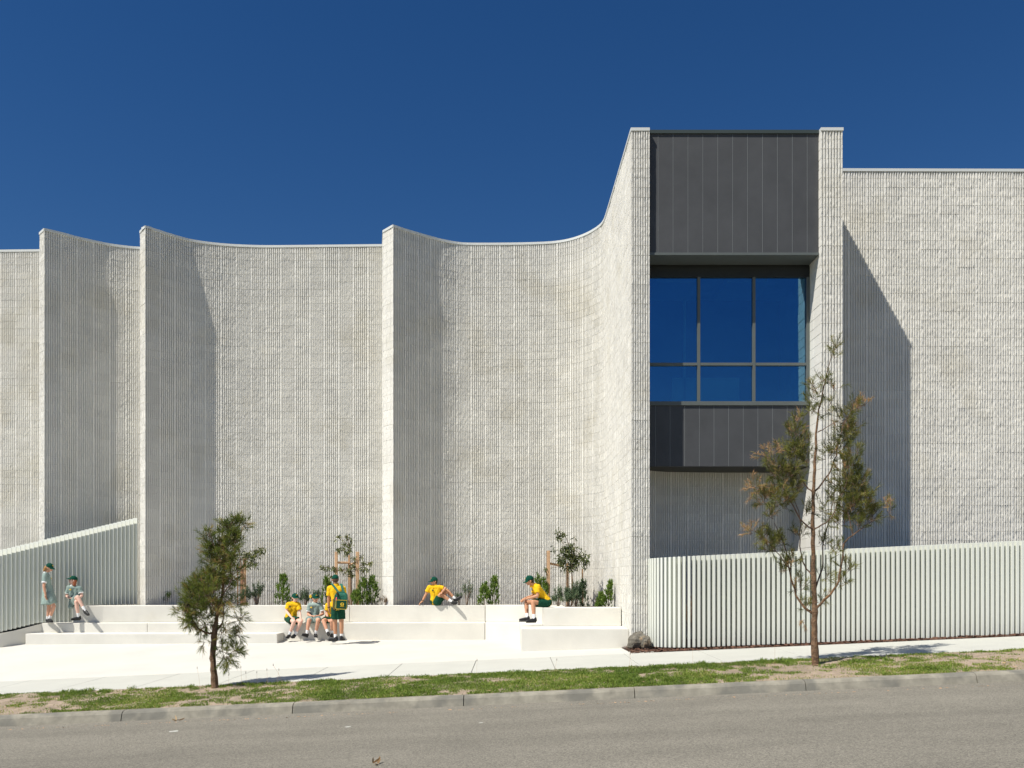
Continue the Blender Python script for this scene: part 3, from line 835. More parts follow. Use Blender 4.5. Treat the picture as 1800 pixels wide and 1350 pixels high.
tree('right', 'tall sparse needle leaved tree in the verge in front of the white batten fence', tuple(at(1432, 1170, 13.5)),
     [(1433, 1172, 0), (1432, 1120, 0), (1432, 1075, 0), (1430, 1010, 0), (1429, 940, 0), (1430, 865, 0), (1433, 800, 0), (1437, 740, .05), (1446, 690, .05), (1458, 640, 0), (1470, 604, -.05)], [.060, .052, .045, .038, .032, .026, .021, .015, .010, .006, .003],
     [([(1431, 1078, 0), (1415, 1068, .05), (1399, 1045, .1), (1388, 1005, .1), (1379, 960, .1), (1362, 920, .1)], .022),
      ([(1433, 1072, 0), (1448, 1055, -.05), (1470, 1030, -.1), (1480, 990, -.1), (1484, 955, -.1), (1500, 940, -.15), (1520, 925, -.2), (1552, 905, -.2)], .022),
      ([(1430, 1012, 0), (1415, 995, .15), (1407, 960, .2), (1406, 910, .2), (1392, 870, .2)], .013), ([(1431, 1040, 0), (1445, 1000, .2), (1447, 960, .2), (1460, 905, .2), (1468, 860, .2)], .015),
      ([(1430, 930, 0), (1412, 918, -.1), (1392, 885, -.2), (1372, 850, -.2), (1350, 820, -.2), (1345, 805, -.2)], .014), ([(1430, 930, 0), (1447, 922, -.1), (1464, 905, -.1), (1480, 870, -.1), (1495, 830, -.15)], .013),
      ([(1430, 866, 0), (1418, 855, .1), (1404, 830, .15), (1400, 790, .2), (1400, 760, .2)], .014), ([(1430, 866, 0), (1448, 845, .1), (1463, 820, .1), (1474, 780, .1), (1488, 735, .1), (1520, 710, .1)], .015),
      ([(1437, 760, 0), (1450, 752, -.1), (1475, 738, -.15)], .007), ([(1390, 1000, .1), (1375, 985, 0), (1350, 950, 0), (1325, 932, 0)], .009), ([(1372, 850, -.2), (1350, 855, -.2), (1330, 862, -.2)], .006), ([(1500, 940, -.15), (1490, 900, -.15)], .01)],
     [(1467, 610, -.05, 9, 7), (1462, 628, -.05, 7, 5), (1450, 668, 0, 10, 9), (1432, 680, 0, 10, 9), (1440, 700, .05, 12, 9), (1468, 682, 0, 8, 5), (1430, 720, 0, 12, 9), (1455, 715, 0, 12, 8),
      (1400, 742, .2, 12, 16), (1395, 762, .2, 16, 26), (1410, 785, .15, 17, 36), (1395, 795, .1, 17, 34), (1415, 810, .1, 13, 20), (1375, 790, -.2, 10, 9), (1350, 800, -.2, 13, 12, .8), (1365, 825, -.2, 19, 40), (1385, 835, -.1, 19, 38), (1395, 855, 0, 15, 30),
      (1330, 858, -.2, 14, 14, .8, .1), (1345, 872, -.2, 15, 28), (1365, 872, -.2, 17, 34), (1380, 885, -.1, 12, 20), (1320, 932, 0, 10, 9, .8), (1340, 945, 0, 14, 22), (1355, 962, 0, 15, 28), (1372, 950, .1, 12, 18), (1352, 905, .1, 12, 12),
      (1480, 735, .1, 15, 22), (1500, 718, .1, 11, 15, .4), (1518, 710, .1, 7, 7, .8), (1485, 765, .1, 19, 42), (1470, 785, .1, 14, 26), (1495, 755, .1, 10, 16, .4), (1455, 800, .1, 14, 14),
      (1490, 820, -.1, 18, 46), (1505, 850, -.1, 20, 60), (1485, 855, 0, 19, 52), (1515, 880, -.15, 20, 60), (1495, 895, -.1, 18, 46), (1530, 905, -.2, 15, 32), (1478, 915, 0, 15, 28), (1512, 920, -.15, 12, 20), (1560, 893, -.2, 9, 10, .5), (1463, 875, .2, 14, 18), (1500, 800, -.1, 12, 12),
      (1392, 985, .1, 14, 18), (1378, 1000, .1, 13, 16), (1405, 1030, .1, 12, 14), (1445, 955, .2, 11, 9), (1405, 940, .2, 12, 12), (1475, 965, -.1, 13, 13), (1488, 1000, -.1, 12, 13), (1478, 1022, -.1, 12, 11), (1440, 1050, .1, 12, 9), (1418, 1062, 0, 12, 9), (1450, 1010, .1, 11, 8), (1440, 890, .1, 12, 9), (1415, 1095, 0, 8, 3, .9, -.6), (1425, 640 + 60, .05, 10, 6), (1420, 900, .1, 12, 10)],
     M['needle_b'], 13.5, dict(nl=.10, nw=.0052, up=.7, per=26, tw=.13, brown=.07, more=1.0))

def leaf_bunch(L, c, r, n, ln=.085, wd=.022, droop=-.5, tone=(.1, .8)):
    c = np.array(c)
    q = rng.normal(0, .5, (n, 3)) * np.array(r)
    d = unit(rng.normal(0, .6, (n, 3)) + np.array([0, 0, droop]))
    t = np.clip(rng.uniform(*tone, n), 0, 1)
    L.needles(c + q, d, ln * rng.uniform(.6, 1.2, n), np.full(n, wd) * rng.uniform(.7, 1.2, n), t, .1)

def stakes(label, posts, bars, d, group='timber stakes around the young trees'):
    root = empty('tree_stakes', tuple(at(posts[0][0], 1064, d)))
    tag(root, label, 'tree stake', group)
    for (px, py, dd, w, m) in posts:
        top = at(px, py, d + dd); 
        mb = MB(); mb.box((top.x, top.y, (top.z + .7) / 2), (w, w, top.z - .7)); mb.build('post', M[m], root, bevel=.004)
    for (a, b) in bars:
        p = at(a[0], a[1], d + a[2]); q = at(b[0], b[1], d + b[2])
        mb = MB(); mb.tube([p, q], .03, 4); mb.build('crossbar', M['timber'], root)

def young(label, d, trunk, limbs, bunches, tone=(.1, .85), lw=.028, ll=.105):
    root = empty('young_tree', tuple(at(*trunk[0], d))); tag(root, label, 'tree')
    mb = MB(); P = smooth_pts([at(a, b, d) for a, b in trunk]); mb.tube(P, list(np.linspace(.024, .006, len(P))), 6); mb.build('trunk', M['stem'], root)
    for l in limbs:
        mb = MB(); Q = smooth_pts([at(a, b, d + c) for a, b, c in l]); mb.tube(Q, list(np.linspace(.009, .003, len(Q))), 5); mb.build('branch', M['stem'], root)
    L = Leaves()
    for (a, b, c, rx, rz, n) in bunches:
        leaf_bunch(L, at(a, b, d + c), (rx * d / F, .09, rz * d / F), int(n * 1.25), tone=tone, wd=lw, ln=ll)
    L.build('foliage', M['leaf'], root)

dp = 22.85
stakes('pair of timber stakes half hidden behind the bushy verge tree', [(425, 1000, 0, .06, 'timber_d'), (430, 982, .2, .075, 'timber'), (418, 1002, .6, .03, 'timber_d')], [((418, 998, .1), (430, 996, .2))], dp)
young('young gum tree reaching right from behind the bushy verge tree', dp, [(424, 1064), (424, 1000), (420, 968), (418, 950)],
      [[(422, 985, 0), (435, 972, 0), (450, 966, 0), (464, 962, 0)], [(430, 980, 0), (442, 985, 0), (452, 988, 0)]],
      [(430, 975, 0, 10, 8, 60), (442, 978, 0, 9, 9, 70), (452, 972, 0, 9, 8, 60), (460, 967, 0, 6, 6, 36), (438, 992, 0, 8, 7, 46), (450, 992, 0, 6, 6, 26), (418, 960, 0, 9, 12, 60), (408, 985, 0, 9, 9, 40)])
stakes('three timber stakes with a crossbar behind the boy carrying a backpack', [(591, 970, 0, .075, 'timber'), (614, 976, .5, .05, 'timber'), (628.5, 970, 0, .085, 'timber')], [((591, 989, 0), (614, 989, .5)), ((614, 993, .5), (628, 988, 0))], dp)
young('young gum tree with spreading side branches behind the boy with the backpack', dp, [(618, 1064), (617, 1030), (616, 1000), (615, 972), (611, 942)],
      [[(616, 1006, 0), (603, 1002, 0), (590, 998, 0), (568, 996, 0)], [(616, 1000, 0), (630, 996, 0), (642, 990, 0), (652, 989, 0)], [(616, 975, 0), (604, 968, 0), (596, 966, 0)], [(618, 1005, 0), (632, 1003, 0), (646, 1001, 0)], [(614, 960, 0), (603, 950, 0), (597, 942, 0)], [(613, 955, 0), (610, 945, 0), (608, 938, 0)]],
      [(568, 997, 0, 5, 4, 22), (577, 999, 0, 5, 4, 20), (588, 999, 0, 5, 4, 26), (600, 1000, 0, 6, 4, 24), (614, 1004, 0, 7, 8, 50), (622, 996, 0, 6, 5, 26), (634, 978, 0, 4, 5, 14), (640, 990, 0, 5, 3, 18), (650, 990, 0, 4, 3, 18), (636, 1001, 0, 5, 4, 18), (645, 1001, 0, 4, 3, 14), (597, 966, 0, 6, 5, 26), (611, 970, 0, 6, 6, 34), (613, 958, 0, 6, 6, 30), (604, 955, 0, 5, 5, 16), (596, 945, 0, 4, 5, 12), (610, 942, 0, 4, 5, 16), (617, 948, 0, 4, 4, 12), (622, 982, 0, 4, 5, 14), (580, 1013, 0, 4, 4, 12), (640, 1015, 0, 4, 3, 8), (645, 1018, 0, 4, 3, 8), (618, 1012, 0, 5, 5, 18)], lw=.032)
dq = 21.9
stakes('timber stake with a thin crossbar behind the hunched boy', [(964, 968, 0, .085, 'timber'), (997.5, 990, .5, .06, 'timber'), (1024, 1000, .5, .035, 'timber')], [((964, 990, 0), (990, 995, .4))], dq)
young('dense crowned young gum tree rising over the hunched boy beside the curved wall', dq, [(1005, 1064), (1006, 1030), (1005, 1000), (1006, 975), (995, 945)],
      [[(1005, 1000, 0), (1015, 985, 0), (1028, 975, 0)], [(1005, 995, 0), (990, 985, 0), (982, 978, 0)], [(1003, 980, 0), (990, 955, 0), (980, 935, 0)], [(1006, 985, 0), (1010, 965, 0), (1010, 940, 0)], [(990, 995, 0), (970, 998, 0), (958, 1002, 0)]],
      [(1000, 975, 0, 14, 11, 190), (1012, 985, 0, 12, 10, 150), (1025, 980, 0, 8, 9, 80), (988, 985, 0, 9, 10, 90), (1005, 962, 0, 12, 8, 80), (993, 965, 0, 9, 8, 60), (985, 945, 0, 5, 8, 34), (980, 937, 0, 4, 6, 20), (990, 938, 0, 4, 6, 20), (973, 965, 0, 5, 6, 16), (1010, 946, 0, 3, 6, 6), (960, 1000, 0, 5, 5, 22), (1002, 998, 0, 12, 8, 90), (1030, 992, 0, 5, 9, 34)], tone=(.0, .62))

def conifer(label, px, pt, w, d, m='conif', base=1064, lean=0, dens=1.0):
    p0 = at(px, base, d); p1 = at(px + lean, pt, d); p0.z = .78
    root = empty('conifer_shrub', tuple(p0)); tag(root, label, 'shrub')
    h = p1.z - p0.z; wr = w * d / F / 2
    mb = MB(); mb.tube([p0, p0.lerp(p1, .5), p1], [.012, .008, .003], 5); mb.build('stem', M['stem'], root)
    L = Leaves(); ns = int(85 * dens)
    for _ in range(ns):
        t = rng.uniform(0, 1) ** .8
        rr = wr * 1.1 * (1 - t) ** .65 * rng.uniform(.15, 1) ** .7
        a = rng.uniform(0, 6.28)
        c = np.array(p0.lerp(p1, t * .93)) + np.array([math.cos(a) * rr, math.sin(a) * rr, 0])
        k = 16
        ts = rng.uniform(0, 1, k)[:, None]
        up = unit(np.array([math.cos(a) * .35, math.sin(a) * .35, 1.0]) + rng.normal(0, .12, 3))
        tone = rng.uniform(.05, .8)
        L.needles(c + up * ts * .10, unit(up + rng.normal(0, .45, (k, 3))), rng.uniform(.045, .085, k), np.full(k, .014), np.clip(tone + rng.normal(0, .12, k), 0, 1), 0)
    L.build('foliage', M[m], root)
def feathery(label, px, pt, w, d, n=16, base=1064, dens=1.0, m='feather', lo=.78):
    p0 = at(px, base, d); p0.z = lo
    root = empty('feathery_shrub', tuple(p0)); tag(root, label, 'shrub')
    top = at(px, pt, d).z - lo; wr = w * d / F / 2
    L = Leaves(); mb = MB()
    for _ in range(n):
        a = rng.uniform(0, 6.28); r = wr * rng.uniform(.1, 1)
        tip = p0 + Vector((math.cos(a) * r, math.sin(a) * r * .6, top * rng.uniform(.5, 1) * (1 - .3 * r / wr)))
        midp = p0.lerp(tip, .5) + Vector((0, 0, .05))
        mb.tube([p0, midp, tip], [.006, .004, .002], 3, False)
        k = int(75 * dens)
        ts = rng.uniform(.2, 1, k)[:, None]
        c = np.array(midp) * (1 - ts) + np.array(tip) * ts
        tone = rng.uniform(0, .8)
        L.needles(c + rng.normal(0, .02, (k, 3)), unit(rng.normal(0, .6, (k, 3)) + np.array([math.cos(a) * .3, 0, .7])), rng.uniform(.035, .08, k), np.full(k, .008), np.clip(tone + rng.normal(0, .15, k), 0, 1), .1)
    L.build('foliage', M[m], root); mb.build('stems', M['stem'], root)

feathery('small bright leafed plant in the planter against the shaded left fin', 291, 1036, 26, 22.9, 9, m='conif', dens=.7)
feathery('wispy grey green shrub right of the bushy verge tree', 452, 1013, 44, 22.9, 20)
feathery('low wispy shrub between the stakes and the pointed conifer', 432, 1024, 22, 22.7, 12)
conifer('tall pointed bright green conifer just left of the seated row', 497, 1011, 32, 22.7, dens=1.5)
feathery('grey green feathery shrub above the seated girl in the grey dress', 538, 1028, 30, 22.7, 16)
feathery('dim feathery shrub left of the boy with the backpack', 556, 1026, 26, 22.9, 14)
conifer('green conifer shrub showing left of the cap of the boy with the backpack', 574, 1015, 22, 22.8, dens=1.1)
conifer('narrow conifer shrub right of the tallest stakes', 637, 1018, 26, 22.7, dens=1.1)
conifer('wider conifer shrub next to the pale fin', 655, 1014, 28, 22.9, dens=1.2)
conifer('low round conifer shrub in front of the middle stakes', 626, 1040, 24, 22.5, dens=.8)
feathery('tiny dry plant at the foot of the pale middle fin', 677, 1044, 16, 22.6, 7, m='dry', dens=.4)
# small clipped ball on a thin stem
p0 = at(703, 1062, 22.8); p1 = at(706, 1030, 22.8)
root = empty('standard_shrub', tuple(p0)); tag(root, 'little round topped shrub on a thin bare stem in the shaded recess', 'shrub')
mb = MB(); mb.tube([(p0.x, p0.y, .78), p1], [.008, .005], 5); mb.build('stem', M['timber'], root)
L = Leaves(); k = 520; q = unit(rv(k)) * rng.uniform(.2, 1, (k, 1)) * np.array([.15, .15, .14])
L.needles(np.array(p1) + q, unit(q + rng.normal(0, .05, (k, 3))), rng.uniform(.03, .07, k), np.full(k, .008), rng.uniform(.0, .7, k), 0); L.build('foliage', M['conif'], root)
feathery('thin wispy shrub behind the shoes of the reclining boy', 820, 1012, 30, 22.7, 13, dens=.7)
feathery('second wispy shrub low between the reclining boy and the forked conifer', 808, 1035, 18, 22.5, 8, dens=.7)
conifer('left half of the forked bright conifer right of the reclining boy', 851, 1026, 24, 22.6, lean=1, dens=1.1)
conifer('taller dark green conifer leaning right, right of the reclining boy', 865, 1014, 22, 22.8, lean=5, dens=1.0)
conifer('pointed conifer showing just behind the back of the hunched boy', 946, 1008, 20, 21.9, dens=.9)
conifer('second conifer between the hunched boy and his stake', 957, 1018, 18, 21.8, dens=.8)
feathery('wispy grey shrub right of the round timber stake', 982, 1026, 30, 21.2, 16)
feathery('bushy green shrub under the dense young gum tree', 1012, 1014, 40, 21.0, 30, dens=1.3)
feathery('low bushy shrub at the back of the raised block', 1000, 1030, 46, 20.6, 26, dens=1.2)
conifer('thin dark conifer stem by the young gum trunk', 1025, 1022, 20, 20.9, m='feather', dens=.8)
feathery('sparse grey twiggy plant near the curved wall', 1056, 1046, 20, 20.2, 9, m='dry', dens=.5)
conifer('small leaning conifer against the curved white wall', 1068, 1023, 20, 20.0, lean=5, dens=.8)
conifer('low sprawling conifer sprig left of the leaning one', 1056, 1046, 18, 20.1, dens=.6)
for i, (px, l) in enumerate(((1172, 'dead brown plant seen through the left end of the batten fence'), (1190, 'dry reddish shrub seen between fence blades near the pier'), (1210, 'dry twiggy plant behind the curved corner of the fence'))):
    feathery(l, px, 1035 + 14 * (i % 2), 26, 17.7 + .2 * i, 12, base=1130, m='dry', lo=.12, dens=.8)

# grass of the verge
def fbm(x, y):
    return vnoise(x, y, x * 0 + 3, .7) * .35 + vnoise(x, y * 1.5, x * 0 + 9, 2.4) * .5 + vnoise(x, y, x * 0 + 5, 7.0) * .5
def grass(n, xr_, yr_, dens, hgt, w, tone, name='grass', lo=-9):
    x = rng.uniform(*xr_, n * 4); y = rng.uniform(*yr_, n * 4)
    p = dens(x, y); keep = rng.uniform(0, 1, len(x)) < p
    x = x[keep][:n]; y = y[keep][:n]; k = len(x)
    z = SL * x - .02 - .088 * (PF - y) / (PF - 12.2) - .005
    L = Leaves()
    d = unit(np.stack([rng.normal(0, .55, k), rng.normal(0, .55, k), np.full(k, 1.0)], 1))
    hh = hgt(x, y) * rng.uniform(.5, 1.25, k)
    t = np.clip(tone(x, y) + rng.normal(0, .24, k), 0, 1)
    L.needles(np.stack([x, y, z], 1), d, hh, np.full(k, w) * rng.uniform(.7, 1.3, k), t, .25)
    e = empty('tmp'); 
    V = np.vstack(L.V); T = np.concatenate(L.T); i = np.arange(len(V) // 5)[:, None] * 5
    tris = np.concatenate([i + np.array([[0, 1, 2]]), i + np.array([[0, 2, 4]]), i + np.array([[4, 2, 3]])], 0)
    bpy.data.objects.remove(e)
    o = np_mesh(name, V, tris, M['grass'], None, False, T); tag(o, kind='stuff'); return o
def dens(x, y):
    f = fbm(x, y)
    edge = np.exp(-((y - 14.0) / .13) ** 2) * .9 + np.exp(-((y - 12.28) / .07) ** 2) * .35
    mid = np.where(x > 3, .14, .0) + np.where(x > 6.5, .10, 0)
    return np.clip((f + .42 - mid * 1.8) * 1.8, 0, 1) * .8 + edge * np.clip(f * 1.6 + .75 - mid, 0.08, 1)
tone = lambda x, y: .38 + .30 * vnoise(x, y, x * 0 + 7, 1.6) + np.where(x > 2.5, .10 * np.clip(13.3 - y, 0, 1) * 2, 0)
grass(150000, (-10.5, 12), (12.23, 14.17), dens, lambda x, y: .045 + .060 * np.clip(fbm(x + 40, y) * 1.4, 0, 1), .0065, tone)
grass(16000, (-10.5, 12), (12.23, 14.1), lambda x, y: np.clip(.35 + .4 * fbm(x + 9, y) + np.where(x > 3, .2, 0), 0, 1), lambda x, y: .03 + 0 * x, .005, lambda x, y: .95 + 0 * x, 'dry_grass')
# taller weeds in drifts
def weed(label, px, d, n, h, wd=.012, spread=.16, tone0=.35, base=None):
    x = (px - 900) * d / F; z = z_verge(x, d) - .01
    L = Leaves(); k = n
    L.needles(np.stack([x + rng.normal(0, spread, k) * .5, d + rng.normal(0, spread, k) * .35, np.full(k, z)], 1),
              unit(np.stack([rng.normal(0, .8, k), rng.normal(0, .6, k), np.full(k, .9)], 1)), h * rng.uniform(.5, 1.1, k), np.full(k, wd), np.clip(tone0 + rng.normal(0, .15, k), 0, 1), .3)
    root = empty('weed', (x, d, z)); tag(root, label, 'weed')
    L.build('leaves', M['grass'], root)
for px, dd, hh, l in ((1375, 13.9, .13, 'spiky weed against the footpath just left of the tall verge tree'), (1345, 12.9, .08, 'low dark weed rosette between the yellow grass and the tall verge tree'),
        (1500, 13.6, .12, 'big leafy weed in the tree shadow right of the tall verge tree'), (1545, 13.9, .09, 'weed at the footpath edge at the far end of the tall tree shadow'), (1462, 13.2, .08, 'small weed at the foot of the tall verge tree on its right'),
        (1640, 12.6, .12, 'sprawling weed hanging over the kerb at the right'), (1600, 12.7, .10, 'flat weed on the kerb edge left of the sprawling weed'), (1115, 13.6, .10, 'weed in the verge below the basalt boulder'),
        (960, 13.2, .10, 'long leafed weed in the lush verge grass below the corner block'), (905, 13.0, .11, 'bright weed near the kerb below the joint of the terraces'), (435, 14.0, .11, 'dark weed clump in the shadow right of the bushy verge tree'),
        (480, 14.0, .10, 'second dark weed clump farther along the shadow of the bushy verge tree'), (280, 12.8, .08, 'flat weed left of the bushy verge tree near the kerb'), (740, 13.4, .08, 'low weed in the verge below the standing boy')):
    weed(l, px, dd, 70, hh, .012)
# thin seed stalks beside the left tree
def stalk(px, py, h, d):
    x = (px - 900) * d / F; z = z_verge(x, d) - .01
    root = empty('grass_stalk', (x, d, z)); tag(root, 'thin seed stalk standing above the verge grass against the pale footpath', 'grass stalk', 'seed stalks along the verge')
    lean = rng.normal(0, .12)
    mb = MB(); mb.tube([(x, d, z), (x + lean * h * .5, d, z + h * .6), (x + lean * h, d, z + h)], [.0016, .0014, .0012], 3); mb.build('stem', M['timber'], root)
    mb = MB(); mb.tube([(x + lean * h, d, z + h - .01), (x + lean * h, d, z + h + .025)], [.005, .003], 4); mb.build('seed_head', M['dry'], root)
for px in (402, 425, 433, 452, 470, 487, 498, 352, 1112, 1106, 1362, 975, 838, 1218):
    stalk(px, 0, rng.uniform(.18, .34), 13.95)

# bark chips, litter
def scatter(name, n, fx, size, m, kind='stuff'):
    V = []; Fq = []
    for i in range(n):
        x, y, z = fx()
        a = rng.uniform(0, 6.28); t = rng.normal(0, .35); s = size * rng.uniform(.5, 1.5)
        Rm = np.array(Matrix.Rotation(a, 3, 'Z') @ Matrix.Rotation(t, 3, 'X'))
        q = np.array([[-1, -.35, 0], [1, -.3, 0], [.8, .35, .1], [-.9, .3, .12]]) * s @ Rm.T + np.array([x, y, z])
        b = len(V); V += [tuple(p) for p in q]; Fq.append((b, b + 1, b + 2, b + 3))
    o = np_mesh(name, V, Fq, m, None, False); tag(o, kind=kind); return o
scatter('bark_chips', 5200, lambda: (lambda x, y: (x, y, bed_z(x, y) - .01 + rng.uniform(0, .02)))(rng.uniform(2.3, 12.5), PB + .01 + abs(rng.normal(0, .5))), .03, M['chip'])
scatter('leaf_litter', 260, lambda: (lambda x, y: (x, y, z_verge(x, y) + .012))(rng.uniform(-10, 11), rng.uniform(12.25, 14.1)), .018, M['timber'])
scatter('gutter_grit', 420, lambda: (lambda x, y: (x, y, z_road(x, y) + .004))(rng.uniform(-10, 11), 11.66 - abs(rng.normal(0, .05))), .012, M['timber'])
scatter('pavement_grit', 60, lambda: (lambda x, y: (x, y, z_plaza(x, y) + .004))(rng.uniform(-6, 2.0), 21.35 - abs(rng.normal(0, .25)) ** 1.0 * (1)), .012, M['timber_d'])
# ------------------------------------------------------------------ people
def fabric(n, c, r=.85, v=.06, b=.25): return mat(n, c, r, v, 6, b, 18, bdist=.02, spec=.2)
M['yellow'] = fabric('yellow_polo_cotton', (.80, .47, .012))
M['green'] = fabric('bottle_green_cotton', (.006, .055, .030))
M['capg'] = fabric('green_cap_cloth', (.003, .058, .036), .95)
M['dress'] = fabric('grey_green_check_cotton', (.26, .34, .31), v=.14)
M['whitec'] = fabric('white_trim_cloth', (.80, .80, .80))
M['sock'] = fabric('white_sock', (.82, .82, .82))
M['shoe'] = mat('black_shoe_leather', (.014, .014, .015), .5, .2, 10, .2, 40)
M['sole'] = mat('dark_rubber_sole', (.03, .03, .03), .8)
M['skin'] = mat('skin', (.62, .33, .215), .55, .05, 8, spec=.35)
M['skin_p'] = mat('pale_skin', (.74, .47, .37), .55, .05, 8, spec=.35)
M['skin_t'] = mat('tanned_skin', (.52, .265, .15), .55, .05, 8, spec=.35)
M['hair_b'] = mat('brown_hair', (.085, .038, .018), .6, .3, 30, .8, 60)
M['hair_r'] = mat('auburn_hair', (.27, .075, .022), .55, .35, 30, .8, 60)
M['hair_f'] = mat('fair_curly_hair', (.36, .19, .065), .55, .35, 30, .8, 60)
M['hair_k'] = mat('dark_hair', (.02, .012, .008), .55, .3, 30, .8, 60)
M['eye'] = mat('eye_dark', (.01, .008, .006), .2)
M['lip'] = mat('lips', (.45, .14, .12), .5)
M['badge'] = mat('dark_badge', (.02, .035, .03), .7)
M['gold'] = mat('gold_print', (.80, .52, .03), .7)
M['teal'] = mat('teal_print', (.02, .45, .36), .6)
M['bag'] = mat('green_pack_cloth', (.010, .115, .075), .7, .2, 8, .5, 14, bdist=.02)
M['bagd'] = mat('dark_pack_cloth', (.012, .016, .016), .8)
M['pink'] = mat('pink_tag', (.9, .12, .22), .5)

def caps(mb, p0, p1, r0, r1, n=14, sq=1.0, side=None, flat=False):
    """tapered capsule (round ends) or frustum (flat ends)"""
    p0 = Vector(p0); p1 = Vector(p1); t = p1 - p0
    if t.length < 1e-5: t = Vector((0, 0, 1e-3)); p1 = p0 + t
    t.normalize()
    s = side if side is not None else t.cross(Vector((0, 1, .03)))
    if s.length < .1: s = t.cross(Vector((1, 0, 0)))
    s = (s - t * s.dot(t)).normalized(); w = t.cross(s)
    rings = []
    if not flat:
        for a in (-80, -50, -25, 0): rings.append((p0 + t * r0 * math.sin(R(a)), r0 * math.cos(R(a))))
        for a in (0, 25, 50, 80): rings.append((p1 + t * r1 * math.sin(R(a)), r1 * math.cos(R(a))))
    else: rings = [(p0, r0), (p1, r1)]
    V = []
    for c, r in rings:
        for k in range(n):
            a = 2 * math.pi * k / n; V.append(c + s * math.cos(a) * r + w * math.sin(a) * r * sq)
    m_ = len(rings)
    Fq = [(i * n + k, i * n + (k + 1) % n, (i + 1) * n + (k + 1) % n, (i + 1) * n + k) for i in range(m_ - 1) for k in range(n)]
    Fq += [tuple(range(n))[::-1], tuple(range((m_ - 1) * n, m_ * n))]
    mb.add(V, Fq)
def ell(mb, c, rx, ry, rz, X, Y, Z, n=14, lo=-90):
    V = []; Fq = []; rows = 9
    for i in range(rows + 1):
        a = R(lo + (90 - lo) * i / rows)
        for k in range(n):
            b = 2 * math.pi * k / n
            V.append(Vector(c) + X * rx * math.cos(a) * math.cos(b) + Y * ry * math.cos(a) * math.sin(b) + Z * rz * math.sin(a))
    for i in range(rows):
        for k in range(n):
            Fq.append((i * n + k, i * n + (k + 1) % n, (i + 1) * n + (k + 1) % n, (i + 1) * n + k))
    Fq += [tuple(range(n))[::-1], tuple(range(rows * n, (rows + 1) * n))]
    mb.add(V, Fq)
def fuse(mb, name, m, parent, vox=.008, sm=4, fac=.5, noise_=0):
    me = bpy.data.meshes.new('tmp'); me.from_pydata(mb.v, [], mb.f)
    bm = bmesh.new(); bm.from_mesh(me); bmesh.ops.recalc_face_normals(bm, faces=bm.faces); bm.to_mesh(me); bm.free()
    o = bpy.data.objects.new('tmp', me); COL.objects.link(o)
    r = o.modifiers.new('r', 'REMESH'); r.mode = 'VOXEL'; r.voxel_size = vox
    if sm:
        s = o.modifiers.new('s', 'SMOOTH'); s.factor = fac; s.iterations = sm
    bpy.context.view_layer.update()
    dg = bpy.context.evaluated_depsgraph_get()
    me2 = bpy.data.meshes.new_from_object(o.evaluated_get(dg))
    bpy.data.objects.remove(o); bpy.data.meshes.remove(me)
    me2.name = name
    if noise_:
        co = np.empty(len(me2.vertices) * 3, np.float32); me2.vertices.foreach_get('co', co); co = co.reshape(-1, 3)
        no = np.empty(len(me2.vertices) * 3, np.float32); me2.vertices.foreach_get('normal', no); no = no.reshape(-1, 3)
        f = vnoise(co[:, 0], co[:, 1], co[:, 2], 16) * .6 + vnoise(co[:, 0], co[:, 1], co[:, 2], 34) * .5
        co = co + no * (f * noise_)[:, None]
        me2.vertices.foreach_set('co', co.astype(np.float32).ravel()); me2.update()
    return link(name, me2, M[m], parent, True)

